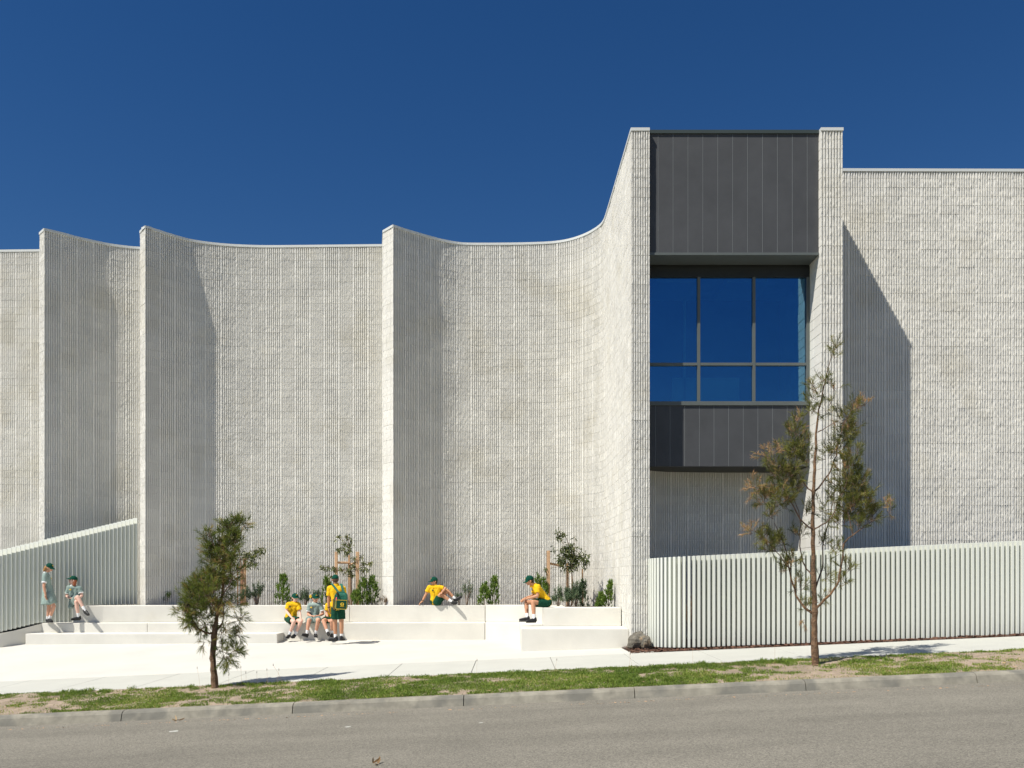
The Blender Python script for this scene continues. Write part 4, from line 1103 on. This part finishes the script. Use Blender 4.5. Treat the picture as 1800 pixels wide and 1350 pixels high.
def person(label, d, J, face, hair=None, skin='skin', top='polo', hand_dir=None, k=1.0, toes=None, long_hair=None, head_up=None,
           shirt='yellow', look=None, extra=None, collar=None, fold=.008, watch=None):
    """J: joints as (px, py, depth offset). face: direction the head faces"""
    j = {n: at(v[0], v[1], d + (v[2] if len(v) > 2 else 0)) for n, v in J.items()}
    foot = j.get('anL'); root = empty('person', tuple(j['pel'] - Vector((0, 0, .0)))); tag(root, label, 'person')
    f = Vector(face).normalized(); up = Vector(head_up or (0, 0, 1)); up = (up - f * up.dot(f)).normalized(); sd = f.cross(up)
    b = MB(); hd = j['head']
    # --- head with brow, jaw, nose, ears
    ell(b, hd + up * .01 * k, .071 * k, .090 * k, .098 * k, sd, f, up)
    ell(b, hd - up * .055 * k + f * .022 * k, .050 * k, .060 * k, .052 * k, sd, f, up)
    caps(b, hd + f * .080 * k - up * .002, hd + f * .101 * k - up * .028 * k, .009 * k, .013 * k)
    caps(b, hd + f * .078 * k - up * .060 * k, hd + f * .082 * k - up * .062 * k, .016 * k, .014 * k)
    for s_ in (-1, 1):
        ell(b, hd + sd * s_ * .074 * k - f * .008 - up * .012 * k, .012 * k, .020 * k, .030 * k, sd, f, up, 8)
    nk = j['neck']; caps(b, hd - up * .05 * k - f * .02 * k, nk - Vector((0, 0, .02)), .045 * k, .052 * k)
    shL, shR, pel = j['shL'], j['shR'], j['pel']; hL, hR = j.get('hipL'), j.get('hipR')
    if hL is None: hL = pel
    if hR is None: hR = pel
    ax = (shR - shL).normalized(); sp = (nk - pel)
    ch = nk - sp * .28; wa = pel + sp * .35
    def torso(m_, g=0.0):
        caps(m_, shL + (shR - shL) * .06, shR + (shL - shR) * .06, .052 * k + g, .052 * k + g)
        caps(m_, nk - sp * .05, ch, .055 * k + g, .075 * k + g)
        for s_ in (-1, 1):
            caps(m_, ch + ax * s_ * .065 * k, wa + ax * s_ * .045 * k, .082 * k + g, .076 * k + g)
            caps(m_, wa + ax * s_ * .045 * k, pel + ax * s_ * .055 * k, .076 * k + g, .092 * k + g)
    torso(b)
    for s_ in 'LR':
        sh, el_, wr, ha = j['sh' + s_], j['el' + s_], j['wr' + s_], j['ha' + s_]
        caps(b, sh, el_, .043 * k, .034 * k); caps(b, el_, el_.lerp(wr, .35), .034 * k, .036 * k); caps(b, el_.lerp(wr, .35), wr, .036 * k, .024 * k)
        hdv = (ha - wr); hl = max(.05, hdv.length); hdv.normalize()
        pn = Vector(hand_dir.get(s_, (0, -1, 0))) if hand_dir else Vector((0, -1, 0))     # palm normal
        pn = (pn - hdv * pn.dot(hdv)).normalized(); pw = hdv.cross(pn)
        pc = wr + hdv * .045 * k
        ell(b, pc, .040 * k, .046 * k, .018 * k, pw, hdv, pn, 10)
        for q, (o_, ln) in enumerate(((-.029, .052), (-.010, .062), (.010, .064), (.028, .056))):
            a = pc + hdv * .035 * k + pw * o_ * k; b1 = a + hdv * ln * .55 * k + pn * .008 * k; c1 = b1 + hdv * ln * .42 * k + pn * .022 * k
            caps(b, a, b1, .0095 * k, .009 * k, 8); caps(b, b1, c1, .009 * k, .0075 * k, 8)
        th = pc + pw * .036 * k - hdv * .02 * k; t1 = th + (pw * .8 + hdv * .9).normalized() * .034 * k; t2 = t1 + (hdv + pn * .4).normalized() * .026 * k
        caps(b, th, t1, .012 * k, .0105 * k, 8); caps(b, t1, t2, .0105 * k, .009 * k, 8)
        hp, kn, an = (hL if s_ == 'L' else hR), j['kn' + s_], j['an' + s_]
        caps(b, hp, kn, .080 * k, .050 * k); sh_ = kn.lerp(an, .3)
        bk = Vector((0, 0, 0))
        caps(b, kn, sh_, .050 * k, .050 * k); caps(b, sh_, an, .050 * k, .031 * k)
    body = fuse(b, 'body', skin, root, .0085, 3)
    # --- eyes and mouth
    for s_ in (-1, 1):
        m_ = MB(); ell(m_, hd + f * .083 * k + sd * s_ * .029 * k + up * .004 * k, .012, .006, .007, sd, f, up, 8); m_.build('eye', M['eye'], root, True)
    m_ = MB(); ell(m_, hd + f * .083 * k - up * .050 * k, .020, .008, .006, sd, f, up, 8); m_.build('mouth', M['lip'], root, True)
    # --- cap with brim
    m_ = MB(); n = 20
    ell(m_, hd + up * .026 * k - f * .006, .083 * k, .099 * k, .092 * k, sd, f, up, n, lo=-12)
    cap = m_.build('cap', M['capg'], root, True)
    m_ = MB(); V = []; nb_ = 9
    for i in range(nb_):
        a = R(-62 + 124 * i / (nb_ - 1))
        for (rr, dz) in ((1.0, .012), (1.0, .004), (1, 0)):
            pass
        inn = hd + up * .018 * k + sd * math.sin(a) * .080 * k + f * (math.cos(a) * .095 - .006) * k
        ou = hd + up * (-.004 - .012 * abs(math.sin(a))) * k + sd * math.sin(a) * .078 * k + f * (math.cos(a) * .095 + .075 * math.cos(a * 1.15)) * k
        V += [inn + up * .006, ou + up * .004, ou - up * .004, inn - up * .006]
    Fq = [(i * 4 + q, i * 4 + (q + 1) % 4, (i + 1) * 4 + (q + 1) % 4, (i + 1) * 4 + q) for i in range(nb_ - 1) for q in range(4)] + [(0, 1, 2, 3), tuple(range((nb_ - 1) * 4, nb_ * 4))[::-1]]
    m_.add(V, Fq); br = m_.build('brim', M['capg'], cap, False)
    br.matrix_parent_inverse = Matrix.Identity(4)
    m_ = MB(); ell(m_, hd + up * .118 * k, .008, .008, .006, sd, f, up, 8); bt = m_.build('button', M['capg'], cap, True); bt.matrix_parent_inverse = Matrix.Identity(4)
    m_ = MB(); ell(m_, hd + up * .070 * k + f * .080 * k, .018, .006, .018, sd, (f - up * .6).normalized(), (up + f * .6).normalized(), 8); bt = m_.build('cap_badge', M['gold'], cap, True); bt.matrix_parent_inverse = Matrix.Identity(4)
    # --- hair
    if hair:
        m_ = MB()
        ell(m_, hd + up * .01 * k - f * .014 * k, .078 * k, .088 * k, .088 * k, sd, f, up)
        ell(m_, hd - up * .03 * k - f * .045 * k, .064 * k, .050 * k, .050 * k, sd, f, up)
        for (a, c, r0, r1) in (long_hair or []):
            p = hd + sd * a[0] * k + f * a[1] * k + up * a[2] * k; q = hd + sd * c[0] * k + f * c[1] * k + up * c[2] * k
            caps(m_, p, q, r0 * k, r1 * k)
        fuse(m_, 'hair', hair, root, .009, 1, .4, noise_=.010 if long_hair else .003)
    # --- clothes
    g = .017 * k
    m_ = MB(); torso(m_, g)
    for s_ in 'LR':
        sh, el_ = j['sh' + s_], j['el' + s_]
        caps(m_, sh, sh.lerp(el_, .30), .062 * k, .060 * k); caps(m_, sh.lerp(el_, .1), sh.lerp(el_, .66), .060 * k, .064 * k, flat=True)
    if top == 'polo':
        caps(m_, pel + sp * .15, pel - sp.normalized() * .06 * k, .125 * k, .130 * k, sq=.8, side=ax, flat=True)
        fuse(m_, 'shirt', shirt, root, .009, 2, .5, noise_=fold)
    else:
        if top == 'dress_stand':
            hem = pel - Vector((0, 0, .27 * k)) + Vector(extra or (0, 0, 0))
            hem = hem + f * .045; caps(m_, wa, hem, .115 * k, .200 * k, 20, sq=1.0, side=ax, flat=True)
            for s_ in 'LR': caps(m_, j['hip' + s_], j['hip' + s_].lerp(j['kn' + s_], .55), .11 * k, .11 * k)
        else:
            for s_, kk in (('L', .62), ('R', .62)):
                hp, kn = (hL if s_ == 'L' else hR), j['kn' + s_]
                caps(m_, hp, hp.lerp(kn, kk), .105 * k, .098 * k); caps(m_, hp.lerp(kn, .3), hp.lerp(kn, kk + .12), .10 * k, .102 * k, flat=True)
            if extra: caps(m_, at(*extra[0][:2], d + extra[0][2]), at(*extra[1][:2], d + extra[1][2]), extra[2], extra[3], flat=True)
        fuse(m_, 'dress', 'dress', root, .009, 2, .5, noise_=fold)
        for s_ in 'LR':                                       # white cuffs
            sh, el_ = j['sh' + s_], j['el' + s_]
            m2 = MB(); caps(m2, sh.lerp(el_, .60), sh.lerp(el_, .70), .066 * k, .067 * k, flat=True); m2.build('cuff', M['whitec'], root, True)
    # collar
    m_ = MB(); cm = shirt if top == 'polo' else 'whitec'
    cdir = (hd - nk).normalized()
    caps(m_, nk - cdir * .035 * k, nk + cdir * .012 * k, .070 * k, .060 * k, sq=.9, flat=True)
    fw = (ax.cross(Vector((0, 0, 1)))).normalized()
    if fw.dot(f) < 0: fw = -fw
    for s_ in (-1, 1):
        caps(m_, nk + ax * s_ * .035 * k + fw * .055 * k, nk + ax * s_ * .045 * k + fw * .085 * k - Vector((0, 0, .05 * k)), .020 * k, .012 * k, sq=.4)
    fuse(m_, 'collar', cm, root, .006, 1)
    # chest badge
    bp = ch + fw * (.082 * k + g + .010) + ax * .055 * k
    m_ = MB(); ell(m_, bp, .026 * k, .008, .020 * k, ax, fw, Vector((0, 0, 1)), 8); m_.build('badge', M['badge' if top == 'polo' else 'gold'], root, True)
    if top == 'polo':
        m_ = MB()
        caps(m_, pel + ax * -.06 * k, pel + ax * .06 * k, .108 * k, .108 * k)
        for s_ in 'LR':
            hp, kn = (hL if s_ == 'L' else hR), j['kn' + s_]
            caps(m_, hp, hp.lerp(kn, .35), .100 * k, .100 * k); caps(m_, hp.lerp(kn, .1), hp.lerp(kn, .66), .099 * k, .100 * k, flat=True)
        fuse(m_, 'shorts', 'green', root, .009, 2, .5, noise_=fold)
    # socks and shoes
    for s_ in 'LR':
        an, kn = j['an' + s_], j['kn' + s_]
        m_ = MB(); caps(m_, an.lerp(kn, .28), an, .041 * k, .036 * k, flat=True); caps(m_, an, an - (kn - an).normalized() * .03, .036 * k, .036 * k); fuse(m_, 'sock', 'sock', root, .008, 1)
        tv = Vector(toes[s_]).normalized(); dn = (an - kn).normalized()
        dn = (dn - tv * dn.dot(tv)).normalized(); ws = tv.cross(dn)
        m_ = MB(); heel = an - tv * .025 * k + dn * .030 * k
        toe = an + tv * .165 * k + dn * .042 * k
        caps(m_, heel, an + tv * .05 * k + dn * .028 * k, .040 * k, .040 * k); caps(m_, an + tv * .05 * k + dn * .03 * k, toe, .042 * k, .026 * k, side=ws)
        caps(m_, an - tv * .015 * k - dn * .005, an + dn * .02 * k, .042 * k, .044 * k); caps(m_, an + tv * .02 * k + dn * .045 * k, toe + dn * .0, .038 * k, .028 * k, side=ws)
        shoe = fuse(m_, 'shoe', 'shoe', root, .0085, 2)
        m_ = MB(); sp0 = heel + dn * .030 * k - tv * .012 * k
        V = []
        for t_, w_ in ((0, .026), (.05, .036), (.12, .038), (.17, .042), (.205, .034), (.228, .016)):
            for a, h_ in ((-1, 0), (1, 0), (1, .018), (-1, .018)):
                V.append(sp0 + tv * t_ * k + ws * a * w_ * k + dn * (h_ + .004) * k)
        Fq = [(i * 4 + q, i * 4 + (q + 1) % 4, (i + 1) * 4 + (q + 1) % 4, (i + 1) * 4 + q) for i in range(5) for q in range(4)] + [(0, 1, 2, 3), (20, 23, 22, 21)]
        m_.add(V, Fq); so = m_.build('sole', M['sole'], shoe); so.matrix_parent_inverse = Matrix.Identity(4)
    if watch:
        wr, el_ = j['wr' + watch], j['el' + watch]
        m_ = MB(); caps(m_, wr.lerp(el_, .04), wr.lerp(el_, .13), .0285 * k, .0295 * k, flat=True); m_.build('watch', M['eye'], root, True)
    return root, j

# a: girl standing in front of the blade fence
person('girl in a grey green dress standing against the left blade fence', 21.15,
   dict(head=(87.2, 997.5, 0), neck=(81.5, 1006.5, 0), shL=(80, 1011, .13), shR=(79, 1011.5, -.13), pel=(84, 1043, 0), hipL=(85, 1045, .06), hipR=(84.5, 1045, -.07),
        elL=(82, 1030, .2), wrL=(86, 1044, .17), haL=(88, 1050, .15), elR=(77, 1030.5, -.2), wrR=(80, 1045.5, -.2), haR=(80.8, 1052, -.2),
        knR=(94.5, 1065.5, -.07), anR=(87, 1088, -.05), knL=(86, 1067, .08), anL=(84, 1089, .12)),
   (1, -.18, -.28), 'hair_f', 'skin', 'dress_stand', {'L': (-1, 0, 0), 'R': (1, 0, 0)}, k=.93, toes={'L': (.9, -.4, 0), 'R': (.75, -.65, 0)},
   long_hair=[((-.03, -.06, -.01), (-.03, -.085, -.11), .05, .045), ((.04, -.06, -.01), (.04, -.09, -.10), .05, .04)], extra=(0, 0, 0))
# b: girl seated at the end of the upper tier
person('red haired girl in a grey green dress sitting with crossed legs by the fence', 21.6,
   dict(head=(128.5, 1019.5, 0), neck=(129, 1028.5, .02), shL=(139.5, 1034, .02), shR=(121, 1033, -.02), pel=(133, 1057.5, .05), hipL=(136.5, 1058.5, .03), hipR=(129.5, 1058.5, .03),
        elL=(144, 1047, .0), wrL=(139.5, 1051, -.16), haL=(134, 1050.5, -.22), elR=(117.5, 1048, 0), wrR=(124, 1051.5, -.15), haR=(129, 1051, -.2),
        knR=(136.5, 1049.5, -.40), anR=(149, 1072.5, -.42), knL=(134, 1058, -.36), anL=(138.3, 1085, -.33)),
   (-.80, -.52, .30), 'hair_r', 'skin_p', 'dress_sit', {'L': (0, 0, -1), 'R': (0, 0, -1)}, k=.95, toes={'L': (-.75, -.65, 0), 'R': (.75, -.5, -.35)},
   long_hair=[((.055, -.02, -.02), (.06, -.03, -.12), .045, .045), ((-.05, -.05, -.02), (-.055, -.06, -.12), .045, .042)], extra=[(124, 1058, -.05), (124.5, 1069, -.1), .05, .06])
# c: girl in yellow at the left of the row
person('girl in yellow polo and green shorts with brown hair, leftmost of the seated row', 21.5,
   dict(head=(518.8, 1050.5, 0), neck=(516, 1058.5, .03), shL=(525, 1063, .02), shR=(506.5, 1062.5, .0), pel=(511, 1087, .08), hipL=(515, 1089, .05), hipR=(508, 1089, .05),
        elL=(527, 1077, -.02), wrL=(528.5, 1087.5, -.25), haL=(529, 1092, -.32), elR=(503.8, 1075, -.02), wrR=(512, 1085, -.25), haR=(517.5, 1088.5, -.33),
        knR=(517, 1092.5, -.40), anR=(508.8, 1116, -.33), knL=(529, 1092.5, -.38), anL=(518.8, 1115.5, -.28)),
   (.62, -.78, -.03), 'hair_b', 'skin_p', 'polo', {'L': (0, 0, -1), 'R': (0, 0, -1)}, k=.97, toes={'L': (-.1, -1, 0), 'R': (.0, -1, 0)},
   long_hair=[((.05, -.05, -.02), (.045, -.06, -.11), .040, .034), ((-.05, -.05, -.02), (-.05, -.05, -.11), .042, .036)])
# d: girl in a grey dress, middle of the row
person('girl in a grey green dress with a yellow hair tie, middle of the seated row', 21.5,
   dict(head=(554.5, 1051.5, 0), neck=(553, 1060, .03), shL=(563.5, 1064, .0), shR=(544.5, 1064, .0), pel=(551.5, 1087.5, .08), hipL=(556, 1089, .05), hipR=(546.5, 1089, .05),
        elL=(568, 1079, -.02), wrL=(560.5, 1082.5, -.22), haL=(554, 1082, -.26), elR=(541.5, 1080, -.02), wrR=(547, 1083, -.22), haR=(552, 1082.5, -.27),
        knR=(543, 1090.5, -.42), anR=(539.5, 1114.5, -.46), knL=(559.5, 1090, -.42), anL=(554.8, 1114.5, -.34)),
   (.5, -.86, .03), 'hair_b', 'skin', 'dress_sit', {'L': (0, 0, -1), 'R': (0, 0, -1)}, k=.97, toes={'L': (.4, -.9, 0), 'R': (-.35, -.9, .25)},
   long_hair=[((-.05, -.05, -.03), (-.05, -.07, -.09), .03, .025)])
r_, j_ = None, None
# e: child mostly hidden by the standing boy
person('child in yellow polo sitting half hidden behind the boy with the backpack', 21.5,
   dict(head=(587, 1053, .05), neck=(584, 1061, .05), shL=(590, 1064.5, .02), shR=(575.5, 1064, .02), pel=(581, 1088, .08), hipL=(585, 1089, .05), hipR=(577, 1089, .05),
        elL=(592, 1078, 0), wrL=(584, 1089, -.2), haL=(580, 1090, -.26), elR=(574, 1078, 0), wrR=(576.5, 1088, -.22), haR=(579.5, 1091, -.28),
        knR=(568.5, 1091, -.42), anR=(576.5, 1112.5, -.52), knL=(583, 1092, -.38), anL=(584, 1114, -.3)),
   (.3, -.9, 0), 'hair_b', 'skin', 'polo', {'L': (0, 0, -1), 'R': (0, 0, -1)}, k=.94, toes={'L': (0, -1, 0), 'R': (.1, -.9, .35)})
# f: boy standing with backpack
rootf, jf = person('boy standing with his back turned, wearing yellow polo, green shorts and a backpack', 20.45,
   dict(head=(589.4, 1018.5, 0), neck=(591, 1027, 0), shL=(579.5, 1034, 0), shR=(603.5, 1034.5, -.02), pel=(594, 1068, 0), hipL=(589.5, 1071, 0), hipR=(599, 1071, 0),
        elL=(577.5, 1054, .02), wrL=(578, 1069, .05), haL=(579, 1076, .06), elR=(606.5, 1054, .12), wrR=(601, 1066, .28), haR=(597, 1069, .33),
        knL=(588.5, 1097, .02), anL=(590, 1121, .03), knR=(600.5, 1097, 0), anR=(600.3, 1120, .04)),
   (-.35, .92, -.10), 'hair_b', 'skin_t', 'polo', {'L': (1, 0, 0), 'R': (0, 0, -1)}, k=1.02, toes={'L': (-.85, .25, 0), 'R': (.15, .95, 0)}, watch='L')
# g: boy leaning back
person('boy in yellow polo leaning back on one hand on the upper tier', 22.15,
   dict(head=(763, 1021.5, 0), neck=(765, 1030, 0), shL=(774.5, 1033, -.02), shR=(754.5, 1032.5, .0), pel=(766.5, 1057, .02), hipL=(769, 1058, .05), hipR=(768, 1058, -.06),
        elR=(748.5, 1045, 0), wrR=(742.5, 1056.5, -.03), haR=(737, 1061, -.05), elL=(783, 1034, -.04), wrL=(777, 1041, -.12), haL=(773.5, 1043.5, -.16),
        knR=(774.5, 1044.5, -.08), anR=(794, 1057.5, -.1), knL=(785.5, 1038, .08), anL=(800, 1053, .06)),
   (-.88, -.45, -.05), 'hair_k', 'skin_t', 'polo', {'L': (0, 0, -1), 'R': (0, 0, -1)}, k=.97, toes={'L': (.75, -.1, .6), 'R': (.55, -.8, .05)}, watch='R')
# h: boy sitting hunched on the raised block
person('boy in yellow polo and green cap hunched on the raised block, forearms on his knees', 19.15,
   dict(head=(931, 1020.5, -.03), neck=(938.5, 1028.5, 0), shL=(945.5, 1032, -.15), shR=(942, 1033, .15), pel=(961.5, 1059, .04), hipL=(960, 1060.5, -.06), hipR=(960, 1060.5, .12),
        elL=(945, 1047.5, -.2), wrL=(926, 1052.5, -.14), haL=(918.5, 1056, -.1), elR=(936, 1048, .18), wrR=(923, 1051.5, .06), haR=(916.5, 1055, .02),
        knL=(937, 1058, -.18), anL=(939, 1088, -.24), knR=(925, 1058.5, .10), anR=(927, 1086, -.02)),
   (-.93, -.12, -.30), 'hair_k', 'skin_t', 'polo', {'L': (0, 0, -1), 'R': (0, 0, -1)}, k=1.0, toes={'L': (-.97, -.25, 0), 'R': (-.98, -.12, 0)})
# yellow hair tie of girl d
c_ = at(546, 1048.5, 21.5); m_ = MB(); 
for a in range(5): ell(m_, c_ + Vector((.02 * math.cos(a * 1.26), 0, .03 * math.sin(a * 1.26))), .018, .018, .018, Vector((1, 0, 0)), Vector((0, 1, 0)), Vector((0, 0, 1)), 8)
tag(fuse(m_, 'hair_tie', 'gold', None, .006, 1), 'yellow scrunchie in the hair of the middle seated girl', 'hair tie')

# backpack
bpk = empty('backpack', tuple(at(599, 1062, 20.25))); tag(bpk, 'bottle green school backpack with gold piping and round gold emblem', 'backpack')
def Pb(px, py, dd=0): return at(px, py, 20.28 + dd)
cx_ = Pb(599.5, 1054)
X_, Y_, Z_ = Vector((1, .10, -.05)).normalized(), Vector((-.10, 1, 0)).normalized(), Vector((.05, 0, 1)).normalized()
m_ = MB(); 
caps(m_, cx_ - X_ * .07 + Z_ * .10, cx_ + X_ * .075 + Z_ * .10, .075, .075); caps(m_, cx_ - X_ * .08 - Z_ * .17, cx_ + X_ * .085 - Z_ * .17, .075, .075)
m_.box(cx_ - Z_ * .04, (.30, .13, .30)); fuse(m_, 'pack_body', 'bag', bpk, .010, 4, noise_=.006)
m_ = MB(); pk = cx_ - Y_ * .10 - Z_ * .115 + X_ * .025
m_.box(pk, (.25, .07, .21), rot=Matrix((X_, Y_, Z_)).transposed()); pocket = fuse(m_, 'front_pocket', 'green', bpk, .009, 3)
m_ = MB(); rect = [pk - Y_ * .032 + X_ * a * .125 + Z_ * b_ * .105 for a, b_ in ((-1, -1), (1, -1), (1, 1), (-1, 1), (-1, -1))]
m_.tube(rect, .006, 5); m_.build('piping', M['gold'], bpk)
m_ = MB(); m_.tube([cx_ - X_ * .155 + Z_ * .16 - Y_ * .06, cx_ - X_ * .16 - Z_ * .0 - Y_ * .06, cx_ - X_ * .145 - Z_ * .24 - Y_ * .05], .005, 5); m_.build('piping', M['gold'], bpk)
m_ = MB(); caps(m_, cx_ - X_ * .145 - Z_ * .02, cx_ - X_ * .14 - Z_ * .22, .05, .05); fuse(m_, 'side_pocket', 'bagd', bpk, .009, 2)
em = pk - Y_ * .040 + Z_ * .01 + X_ * .02
m_ = MB(); n = 18
V = [em + (X_ * math.cos(2 * math.pi * i / n) + Z_ * math.sin(2 * math.pi * i / n)) * .042 for i in range(n)] + [em - Y_ * .004 + (X_ * math.cos(2 * math.pi * i / n) + Z_ * math.sin(2 * math.pi * i / n)) * .042 for i in range(n)]
m_.add(V, [tuple(range(n, 2 * n))] + [(i, (i + 1) % n, n + (i + 1) % n, n + i) for i in range(n)]); m_.build('emblem', M['gold'], bpk)
m_ = MB()
for s_ in (-1, 1):
    pts = [em - Y_ * .006 + X_ * (.018 * s_ + .020 * math.cos(t) * -s_) + Z_ * (.034 * math.sin(t)) for t in np.linspace(-1.2, 1.2, 7)]
    m_.tube(pts, .0042, 4)
m_.tube([em - Y_ * .006 - X_ * .03 + Z_ * .004, em - Y_ * .006 + X_ * .03 + Z_ * .012], .003, 4); m_.build('emblem_lines', M['green'], bpk)
m_ = MB()
for i in range(9): m_.box(em - Z_ * .056 + X_ * (-.044 + .011 * i), (.007, .004, .010))
m_.build('lettering', M['gold'], bpk)
m_ = MB(); caps(m_, cx_ - X_ * .10 + Z_ * .04 - Y_ * .08, cx_ - X_ * .10 - Z_ * .02 - Y_ * .085, .014, .016); m_.build('tag', M['pink'], bpk, True)
m_ = MB(); caps(m_, cx_ - X_ * .09 + Z_ * .15 - Y_ * .07, cx_ - X_ * .06 + Z_ * .09 - Y_ * .08, .03, .02); m_.build('clip', M['bagd'], bpk, True)
for sx, s0 in ((-1, jf['shL']), (1, jf['shR'])):
    a = cx_ + X_ * .06 * sx + Z_ * .16 - Y_ * .02; b_ = (s0 + jf['neck']) / 2 + Vector((sx * .03, 0, .055)); c_ = b_ + Vector((sx * .01, .13, -.10)); e_ = Vector((c_.x, c_.y, cx_.z - .15))
    V = []; P_ = [a, a.lerp(b_, .5) + Vector((0, -.04, .02)), b_, b_ + Vector((0, .07, -.01)), c_, e_]
    m_ = MB(); prof_w = Vector((1, 0, 0))
    for p_ in P_: V += [p_ - prof_w * .028, p_ + prof_w * .028, p_ + prof_w * .028 + Vector((0, -.012, .012)), p_ - prof_w * .028 + Vector((0, -.012, .012))]
    m_.add(V, [(i * 4 + q, i * 4 + (q + 1) % 4, (i + 1) * 4 + (q + 1) % 4, (i + 1) * 4 + q) for i in range(5) for q in range(4)] + [(0, 1, 2, 3), (20, 23, 22, 21)])
    m_.build('strap', M['bag'], bpk)
m_ = MB(); m_.box(cx_ + Z_ * .175 - Y_ * .01, (.16, .03, .035)); m_.build('yoke', M['bag'], bpk, bevel=.005)

# rock at the foot of the pier
def rock(px, py, w, h, d, label):
    c = at(px, py, d); m_ = MB(); ell(m_, (0, 0, 0), w, w * .8, h, Vector((1, 0, 0)), Vector((0, 1, 0)), Vector((0, 0, 1)), 22)
    me = bpy.data.meshes.new('rock'); me.from_pydata(m_.v, [], m_.f)
    for v in me.vertices:
        n1 = mnoise.noise(v.co * 4 + Vector((px, 0, 0))); n2 = mnoise.noise(v.co * 11 + Vector((0, py, 0)))
        q = v.co * (1 + .50 * n1 + .28 * n2); q = Vector([round(a / .035) * .035 * .45 + a * .55 for a in q]); v.co = q
    o = link('rock', me, M['rock'], None, False); o.location = c; tag(o, label, 'rock')
rock(1122, 1126, .205, .20, 17.32, 'squat brown basalt boulder at the foot of the left pier')
rock(1137, 1129, .10, .15, 17.2, 'smaller basalt rock touching the fence end beside the boulder')
# pale splashes on the asphalt
for (px, py, w_, l) in ((305, 1286, .10, 'pale splash on the asphalt below the gutter leaves at the left'), (612, 1278, .07, 'small pale splash on the asphalt left of the middle'), (845, 1271, .05, 'tiny pale chip on the asphalt near the kerb, left of centre')):
    y_ = 11.0
    for _ in range(20):
        x_ = (px - 900) * y_ / F; y_ = (CAM - z_road(x_, y_)) * F / (py - HOR)
    x_ = (px - 900) * y_ / F; V_ = []
    for i_ in range(14):
        a_ = i_ / 14 * 6.283; r_q = w_ * rng.uniform(.55, 1); xx_ = x_ + math.cos(a_) * r_q * .75; yy_ = y_ + math.sin(a_) * r_q * .8
        V_.append((xx_, yy_, z_road(xx_, yy_) + .004))
    m_ = MB(); m_.add(V_, [tuple(range(14))]); tag(m_.build('paint_splash', M['path']), l, 'stain')
# dry leaves on the road
for (px, py, n_, l) in ((315, 1257, 7, 'curled brown dead leaves lying in the gutter at the left'), (664, 1345, 4, 'pale dry leaf on the road at the bottom edge')):
    s_ = (1.74 * F / (py - HOR)); x_ = (px - 900) * s_ / F; z_ = z_road(x_, s_)
    s_ = (CAM - z_) * F / (py - HOR); x_ = (px - 900) * s_ / F; z_ = z_road(x_, s_)
    if py < 1300: s_ = 11.85; x_ = (px - 900) * s_ / F; z_ = SL * x_ - .25
    root = empty('dead_leaf', (x_, s_, z_)); tag(root, l, 'leaf')
    L = Leaves(); L.needles(np.array([x_, s_, z_ + .012]) + rng.normal(0, .035, (n_, 3)) * np.array([1, .7, .15]), unit(rng.normal(0, 1, (n_, 3)) * np.array([1, 1, .45])), np.full(n_, .10), np.full(n_, .03), rng.uniform(.5, 1, n_), -.1)
    L.build('leaves', M['dry'], root)
#ENDP
print('objects', len(bpy.data.objects), 'tris', sum(len(o.data.polygons) for o in bpy.data.objects if o.type == 'MESH') * 2)
